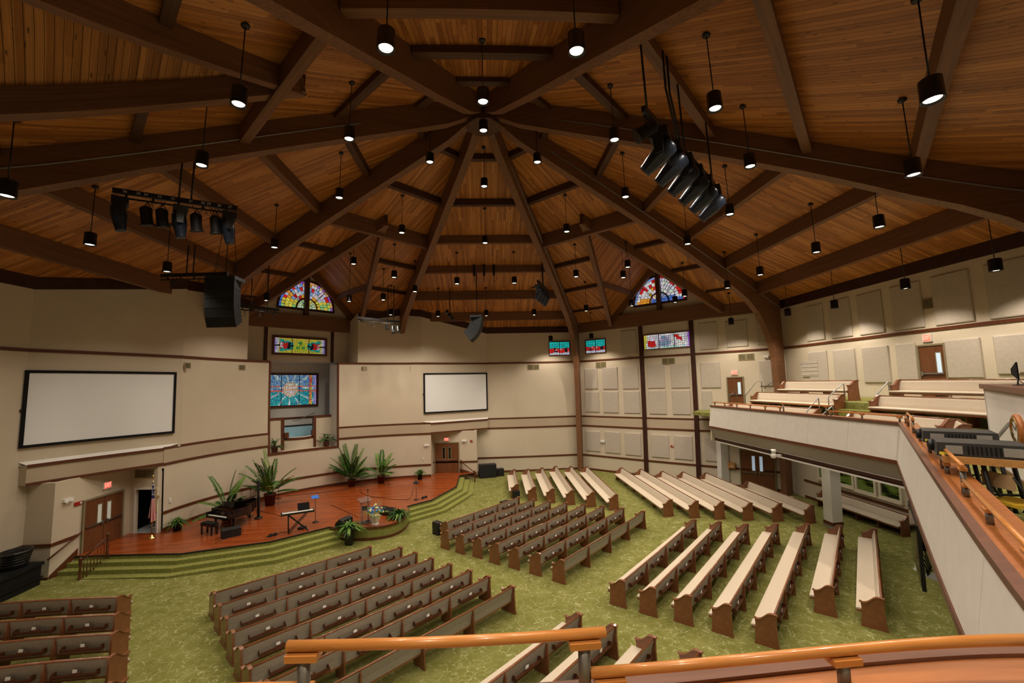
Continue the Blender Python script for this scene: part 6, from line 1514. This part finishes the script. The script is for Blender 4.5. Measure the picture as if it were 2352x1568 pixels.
# ---------------- baptistry
def PV(u, v, z): return uv2(u, v, z)
bap = thing('baptistry', 'raised baptistry pool with dark wood trimmed half walls', 'baptistry', tuple(PV(18.2, 0, 3.06)), kind='structure')
def ubox(u0, u1, v0, v1, z0, z1, nm, mat, **k): wbuild(MB().hexa([PV(u0,v0,z0), PV(u0,v1,z0), PV(u1,v1,z0), PV(u1,v0,z0), PV(u0,v0,z1), PV(u0,v1,z1), PV(u1,v1,z1), PV(u1,v0,z1)]), nm, mat, bap, **k)
ubox(18.2, 18.35, .95, 2.1, 3.06, 5.1, 'half_wall', 'wall_paint'); ubox(18.2, 18.35, -2.55, -1.36, 3.06, 5.1, 'half_wall', 'wall_paint')
ubox(18.15, 18.4, .82, 2.1, 5.1, 5.24, 'wall_cap', 'trim_wood'); ubox(18.15, 18.4, -2.55, -1.2, 5.1, 5.24, 'wall_cap', 'trim_wood')
ubox(18.15, 18.4, .80, .98, 3.06, 5.1, 'wall_post', 'trim_wood'); ubox(18.15, 18.4, -1.40, -1.2, 3.06, 5.1, 'wall_post', 'trim_wood')
cur = [(18.2-.42*sin(pi*i/12), -1.2+2.0*i/12) for i in range(13)]
wbuild(wallmb([PV(u, v, 0) for u, v in cur], 3.06, 3.72, .08), 'pool_front', 'wall_paint', bap); wbuild(wallmb([PV(u-.02, v, 0) for u, v in cur], 3.70, 3.86, .12), 'pool_rail', 'trim_wood', bap); wbuild(wallmb([PV(u-.01, v, 0) for u, v in cur], 3.86, 3.9, .1), 'pool_lip', 'wall_white', bap)
ubox(18.0, 18.2, -1.22, -.95, 3.9, 4.22, 'rail_block', 'trim_wood'); ubox(18.0, 18.2, .62, .80, 3.86, 4.24, 'rail_block', 'trim_wood')
ubox(19.9, 20.0, -1.6, 1.6, 3.3, 4.45, 'pool_wall', 'pool_blue', label='pale blue pool wall'); ubox(19.86, 20.02, -1.6, 1.6, 4.45, 4.53, 'pool_edge', 'lead'); ubox(18.35, 19.95, -1.5, 1.5, 3.3, 3.34, 'pool_floor', 'pool_blue')
ubox(20.44, 20.5, -2.6, 2.6, 4.95, 5.07, 'back_moulding', 'trim_wood')
wbuild(MB().tube([PV(19.7, -.1, 4.86), PV(19.7, .3, 4.86), PV(19.6, .8, 5.1), PV(19.6, 1.5, 5.35)], .022, 8), 'pool_handrail', 'rail_metal', bap)
def leafy(p, label, seed, k=1.0):
    random.seed(seed); t = thing('potted_plant', label, 'plant', tuple(p), 0, 'plants in the baptistry'); lbuild(pot_mb(.17, .21, .36), 'pot', 'pot_red', t)
    for i in range(26):
        a = random.uniform(0, 2*pi); el = radians(random.uniform(15, 80)); mb = MB(); d = Vector((cos(a)*cos(el), sin(a)*cos(el), sin(el))); b = Vector((0, 0, .34)); m_ = b + d*random.uniform(.2, .5)*k
        mb.tube([b, m_], .008, 5); blade(mb, m_, d, random.uniform(.35, .5)*k, .8, .075); lbuild(mb, 'leaf', ['leaf_dark', 'leaf_mid', 'leaf_dark'][i % 3], t)
leafy(PV(17.75, 1.55, 3.06), 'broad leaved potted plant at the right end of the baptistry ledge', 31); leafy(PV(17.6, -2.0, 3.06), 'broad leaved potted plant at the left end of the baptistry ledge', 32)
# ------------------------------------------------------------------ hanging speakers and stage lights
def head(c, aim, s_, label, group, kind='moving', rz=0):
    "moving head: base box, yoke, tapering barrel; or a plain can"
    c = Vector(c); t = thing('stage_light', label, 'stage light', tuple(c), 0, group); aim = Vector(aim).normalized(); sd = aim.cross(ZZ); sd = sd.normalized() if sd.length > .05 else Vector((1, 0, 0)); bk = sd.cross(aim)
    if kind == 'moving':
        wbuild(MB().obox(c-ZZ*.09*s_, sd*.2*s_, sd.cross(ZZ)*.17*s_, ZZ*.09*s_), 'base', 'black_plastic', t)
        for q in (-1, 1): wbuild(MB().hexa([c+sd*q*.2*s_+v for v in (sd.cross(ZZ)*-.07*s_-ZZ*.5*s_, sd*.035*s_*q+sd.cross(ZZ)*-.07*s_-ZZ*.5*s_, sd*.035*s_*q+sd.cross(ZZ)*.07*s_-ZZ*.5*s_, sd.cross(ZZ)*.07*s_-ZZ*.5*s_, sd.cross(ZZ)*-.1*s_-ZZ*.16*s_, sd*.035*s_*q+sd.cross(ZZ)*-.1*s_-ZZ*.16*s_, sd*.035*s_*q+sd.cross(ZZ)*.1*s_-ZZ*.16*s_, sd.cross(ZZ)*.1*s_-ZZ*.16*s_)]), 'yoke_arm', 'black_plastic', t)
        o_ = c-ZZ*.42*s_; wbuild(MB().lathe(o_-aim*.26*s_, [(.08*s_, 0), (.165*s_, .06*s_), (.175*s_, .3*s_), (.14*s_, .52*s_), (.115*s_, .66*s_), (.12*s_, .70*s_), (.10*s_, .70*s_)], 16, axis=aim), 'barrel', 'head_blue', t); wbuild(MB().lathe(o_-aim*.26*s_, [(.10*s_, .695*s_), (.0005, .71*s_)], 16, axis=aim), 'lens', 'black_gloss', t)
    else:
        wbuild(MB().tube([c, c-ZZ*.18*s_+sd*.13*s_, c-ZZ*.3*s_+sd*.13*s_], .012, 6).tube([c, c-ZZ*.18*s_-sd*.13*s_, c-ZZ*.3*s_-sd*.13*s_], .012, 6), 'bracket', 'black_plastic', t)
        o_ = c-ZZ*.3*s_; wbuild(MB().lathe(o_-aim*.2*s_, [(.05*s_, 0), (.115*s_, .05*s_), (.12*s_, .40*s_), (.15*s_, .41*s_), (.15*s_, .43*s_), (.11*s_, .43*s_)], 14, axis=aim), 'can', 'black_plastic', t); wbuild(MB().lathe(o_-aim*.2*s_, [(.11*s_, .40*s_), (.0005, .41*s_)], 14, axis=aim), 'lens', 'black_gloss', t)
    return t
def text(body, M_, size, mat, parent, name='number'):
    tx = bpy.data.curves.new(name, 'FONT'); tx.body = body; tx.align_x = 'CENTER'; tx.align_y = 'CENTER'; tx.size = size
    o = bpy.data.objects.new(name, tx); COL.objects.link(o); bpy.context.view_layer.update(); me = bpy.data.meshes.new_from_object(o.evaluated_get(bpy.context.evaluated_depsgraph_get())); bpy.data.objects.remove(o)
    me.transform(Matrix.Translation(-Vector(parent.location)) @ M_); me.materials.clear(); me.materials.append(MAT[mat]); o = bpy.data.objects.new(name, me); COL.objects.link(o); o.parent = parent; return o
def bar(a, b, label, hang=(), hz=None, r=.03, box=True, hooks=0, group='light bars'):
    a, b = Vector(a), Vector(b); t = thing('light_bar', label, 'light bar', tuple((a+b)/2), 0, group); d = (b-a).normalized(); sd = d.cross(ZZ).normalized()
    if box: wbuild(MB().obox((a+b)/2+ZZ*.06, (b-a)/2, sd*.05, ZZ*.075), 'raceway', 'black_plastic', t)
    wbuild(MB().tube([a-ZZ*.13, b-ZZ*.13], r, 8), 'pipe', 'black_plastic', t)
    for i in range(5): q = a.lerp(b, (i+.5)/5); wbuild(MB().box(q+Vector((-.02, -.02, -.13)), q+Vector((.02, .02, 0))), 'clamp', 'black_plastic', t)
    for f, z in hang:
        q = a.lerp(b, f); wbuild(MB().tube([q+ZZ*.1, Vector((q.x, q.y, z))], .028, 8), 'hanger', 'black_plastic', t)
    for i in range(hooks): q = a.lerp(b, .15+.7*i/max(1, hooks-1)); wbuild(MB().tube([q-ZZ*.1, q-ZZ*.45, q-ZZ*.5+sd*.04, q-ZZ*.45+sd*.09], .009, 6), 'hook', 'black_plastic', t)
    random.seed(len(label))
    for i in range(6):
        q = a.lerp(b, random.uniform(.1, .9)); q2 = q + d*random.uniform(.15, .4); wbuild(MB().tube([q-ZZ*.05, q.lerp(q2, .3)-ZZ*random.uniform(.2, .4), q.lerp(q2, .7)-ZZ*random.uniform(.2, .4), q2-ZZ*.05], .011, 5), 'cable_loop', 'black_plastic', t)
    return t
# R1: left bar with three moving heads
zb = 13.05; a, b = atz(258, 441, zb), atz(545, 483, zb); t = bar(a, b, 'black light bar with white numbers under the left main beam', ((.5, 14.75), (.6, 14.85)))
d = (b-a).normalized(); fn = Vector((d.y, -d.x, 0))
if fn.dot(CAMP-a) < 0: fn = -fn
rr_ = Matrix((d if d.cross(ZZ).dot(fn) > 0 else -d, ZZ, fn)).transposed().to_4x4()
for k, num in enumerate(('36', '35', '34', '33', '32', '31', '30', '29', '28', '27')):
    f = (.09, .19, .245, .35, .455, .60, .70, .75, .84, .935)[k]; M_ = rr_.copy(); M_.translation = a.lerp(b, f)+ZZ*.06+fn*.053; text(num, M_, .11, 'paper', t)
aimL = lambda p: (uv2(10, -1, 1)-p)
G1 = 'lights on the left bar'
for f, kd, q in ((.06, 'moving', 'moving head light with blue sheen at the left end of the numbered bar'), (.52, 'moving', 'moving head light with blue sheen in the middle of the numbered bar'), (.93, 'moving', 'moving head light with blue sheen at the right end of the numbered bar'), (.26, 'can', 'black can light nearest the left moving head on the numbered bar'), (.38, 'can', 'black can light left of the middle moving head on the numbered bar'), (.655, 'can', 'black can light right of the middle moving head on the numbered bar'), (.82, 'can', 'black can light beside the right moving head on the numbered bar')):
    p = a.lerp(b, f)-ZZ*.16; head(p, Vector((.12, .1, -1)) if kd == 'moving' else Vector((.0, .25, -1)), 1.15 if kd == 'moving' else 1.35, q, G1, kd)
# R8: right slanting bar
zb = 13.4; a8, b8 = dg(8.15, 0), 0
pa, pb_ = atz(1478, 255, zb), atz(1640, 428, zb); t = bar(pa, pb_, 'black light bar slanting below the roof at the right', ((.04, 15.6), (.5, 15.6), (.97, 15.6)), box=True)
d = (pb_-pa).normalized()
o8 = ['first', 'second', 'third', 'fourth', 'fifth', 'sixth']
for i in range(6):
    p = pa.lerp(pb_, .17+.16*i)-ZZ*.12; head(p, Vector((-.75, .55, -.75)), 1.35, 'black moving head light, %s from the raised end of the slanting bar' % o8[i], 'lights on the slanting bar')
head(pa.lerp(pb_, .02)-ZZ*.05, Vector((-.9, .2, -.5)), 1.3, 'black can light with barn doors at the raised end of the slanting bar', 'lights on the slanting bar', 'can')
for k, f in enumerate((.40, .45)): q = pa.lerp(pb_, f); solo(MB().tube([Vector((q.x-.6, q.y-.9, 15.55)), Vector((q.x-.55, q.y-.75, 14.6)), Vector((q.x-.2, q.y-.3, 13.9)), q+ZZ*.1], .03, 8), 'power_cable', 'black_plastic', 'thick black cable looping down to the slanting light bar, %s of two' % ('first', 'second')[k], 'cable')
# R7: four lights by the right front beam
zb = 12.75; q0, q1 = atz(1232, 652, zb+.35), atz(1268, 676, zb)
q1 = Vector((q1.x, q1.y, zb+.35)); q0 = Vector((3.05, 7.6, zb+.35)); q1 = Vector((3.95, 10.1, zb+.35))
t = bar(q0, q1, 'short black light bar hanging beside the front right beam', ((.5, 15.0), (.58, 15.0)), box=True)
for i in range(4): head(q0.lerp(q1, .08+.28*i)-ZZ*.12, Vector((-.35, .2, -1)), 1.05, 'black moving head light, %s of four on the short bar' % o8[i], 'lights on the short bar')
# R2: bar over the left loudspeaker, R4 and R5 near the stage
y_ = .9; r2a, r2b = onv(370, 634, (0, y_), (0, 1)), onv(523, 634, (0, y_), (0, 1)); z_ = (r2a.z+r2b.z)/2
bar((r2a.x, y_, z_), (r2b.x, y_, z_), 'empty black bar with sockets beside the left hanging loudspeaker', ((.38, 13.4), (.48, 13.4)), hooks=2)
A, B_ = uv2(12.95, -5.55, 11.5), uv2(12.95, -3.45, 11.5); bar(A, B_, 'black bar right of the left hanging loudspeaker', ((.3, 14.3), (.7, 14.3)), hooks=3); head(A.lerp(B_, .03)-ZZ*.1, Vector((.3, -.2, -1)), .8, 'small black spotlight behind the left hanging loudspeaker', 'lights near the stage', 'can')
A, B_ = uv2(12.8, 1.35, 11.5), uv2(12.8, 4.4, 11.5); bar(A, B_, 'black bar with hooks left of the front left beam', ((.7, 14.0), (.85, 14.0)), hooks=4)
for f, s_, q in ((.68, .8, 'left'), (.84, 1.2, 'middle'), (.97, 1.0, 'right')): head(A.lerp(B_, f)-ZZ*.12, Vector((.3, -.35, -1)), s_, 'black spotlight on the %s of three on the hooked bar' % q, 'lights near the stage', 'can')
# R6 extra: small truss cluster in front of the far purlin
p = onv(1033, 715, (0, 12.5), (0, 1)); t = thing('light_cluster', 'small cluster of black lights before the far purlin', 'stage light', tuple(p)); wbuild(MB().tube([p+ZZ*1.6, p-ZZ*.2], .03, 6), 'hanger', 'black_plastic', t)
for i in range(3): wbuild(MB().lathe(p+Vector((-.15+.15*i, 0, .1-.25*i)), [(.06, 0), (.12, .06), (.12, .3)], 10, axis=(.3*(i-1), -.5, -1)), 'can', 'black_plastic', t)
# line arrays
def line_array(top, face, label, angs, w_=1.3, ch=.42, dp=.75, hang=15.0):
    top = Vector(top); fc = Vector(face).normalized(); sd = fc.cross(ZZ).normalized(); t = thing('hanging_speaker', label, 'speaker', tuple(top), 0, 'hanging loudspeakers')
    wbuild(MB().obox(top+ZZ*.05, sd*w_*.5, fc*dp*.5, ZZ*.07), 'fly_frame', 'speaker_grey', t)
    for s_ in (-1, 1): wbuild(MB().tube([top+sd*s_*w_*.4+ZZ*.1, Vector((top.x+sd.x*s_*.2, top.y+sd.y*s_*.2, hang))], .012, 6), 'wire', 'black_plastic', t)
    wbuild(MB().tube([top+ZZ*.1, Vector((top.x, top.y, hang))], .02, 6), 'hanger', 'black_plastic', t)
    p = top.copy(); A_ = 0
    fr = p + fc*dp*.5
    for k, an in enumerate(angs):
        A_ = radians(an); dn = -ZZ*cos(A_) - fc*sin(A_); ff = fc*cos(A_) - ZZ*sin(A_)
        c = fr + dn*ch*.5 - ff*dp*.5
        # wedge cabinet: front taller than the back, sides cut towards the back
        F4 = [fr - sd*w_*.5, fr + sd*w_*.5, fr + sd*w_*.5 + dn*ch, fr - sd*w_*.5 + dn*ch]; B4 = [c - ff*dp*.5 + sd*x*w_*.36 - dn*y*ch*.42 for x, y in ((-1, 1), (1, 1), (1, -1), (-1, -1))]
        cb = wbuild(MB().hexa([F4[3], F4[2], B4[2], B4[3], F4[0], F4[1], B4[1], B4[0]]), 'cabinet', 'speaker_grey', t)
        g = MB().hexa([fr + sd*x*w_*.47 + dn*(ch*.5+y*ch*.47) + ff*z for z in (0, .015) for x, y in ((-1, -1), (1, -1), (1, 1), (-1, 1))]); o = bpy.data.objects.new('grille', g.mesh('grille', 'speaker_grille', t.location)); COL.objects.link(o); o.parent = cb
        fr = fr + dn*ch
line_array((-11.12, .95, 11.80), (0, -1, 0), 'black hanging line array loudspeaker before the left upper wall', (0, 2, 6, 12, 22), 1.3, .41, .8, 14.5)
line_array((-.62, 11.0, 11.55), (.92, -.1, 0), 'curved black hanging line array loudspeaker above the smaller screen', (4, 14, 26, 38, 50), 1.2, .36, .75, 14.6)
# motor hooks on the far purlin
for x in (-.75, -.1, .55): q = Vector((x, RING*4-.16, 14.56)); solo(MB().box(q+Vector((-.07, -.07, -.25)), q+Vector((.07, .07, .5))).tube([q-ZZ*.25, q-ZZ*.7], .02, 6), 'hoist', 'black_plastic', 'black hoist on the purlin above the curved loudspeaker, ' + {-.75: 'left', -.1: 'middle', .55: 'right'}[x] + ' of three', 'hoist')
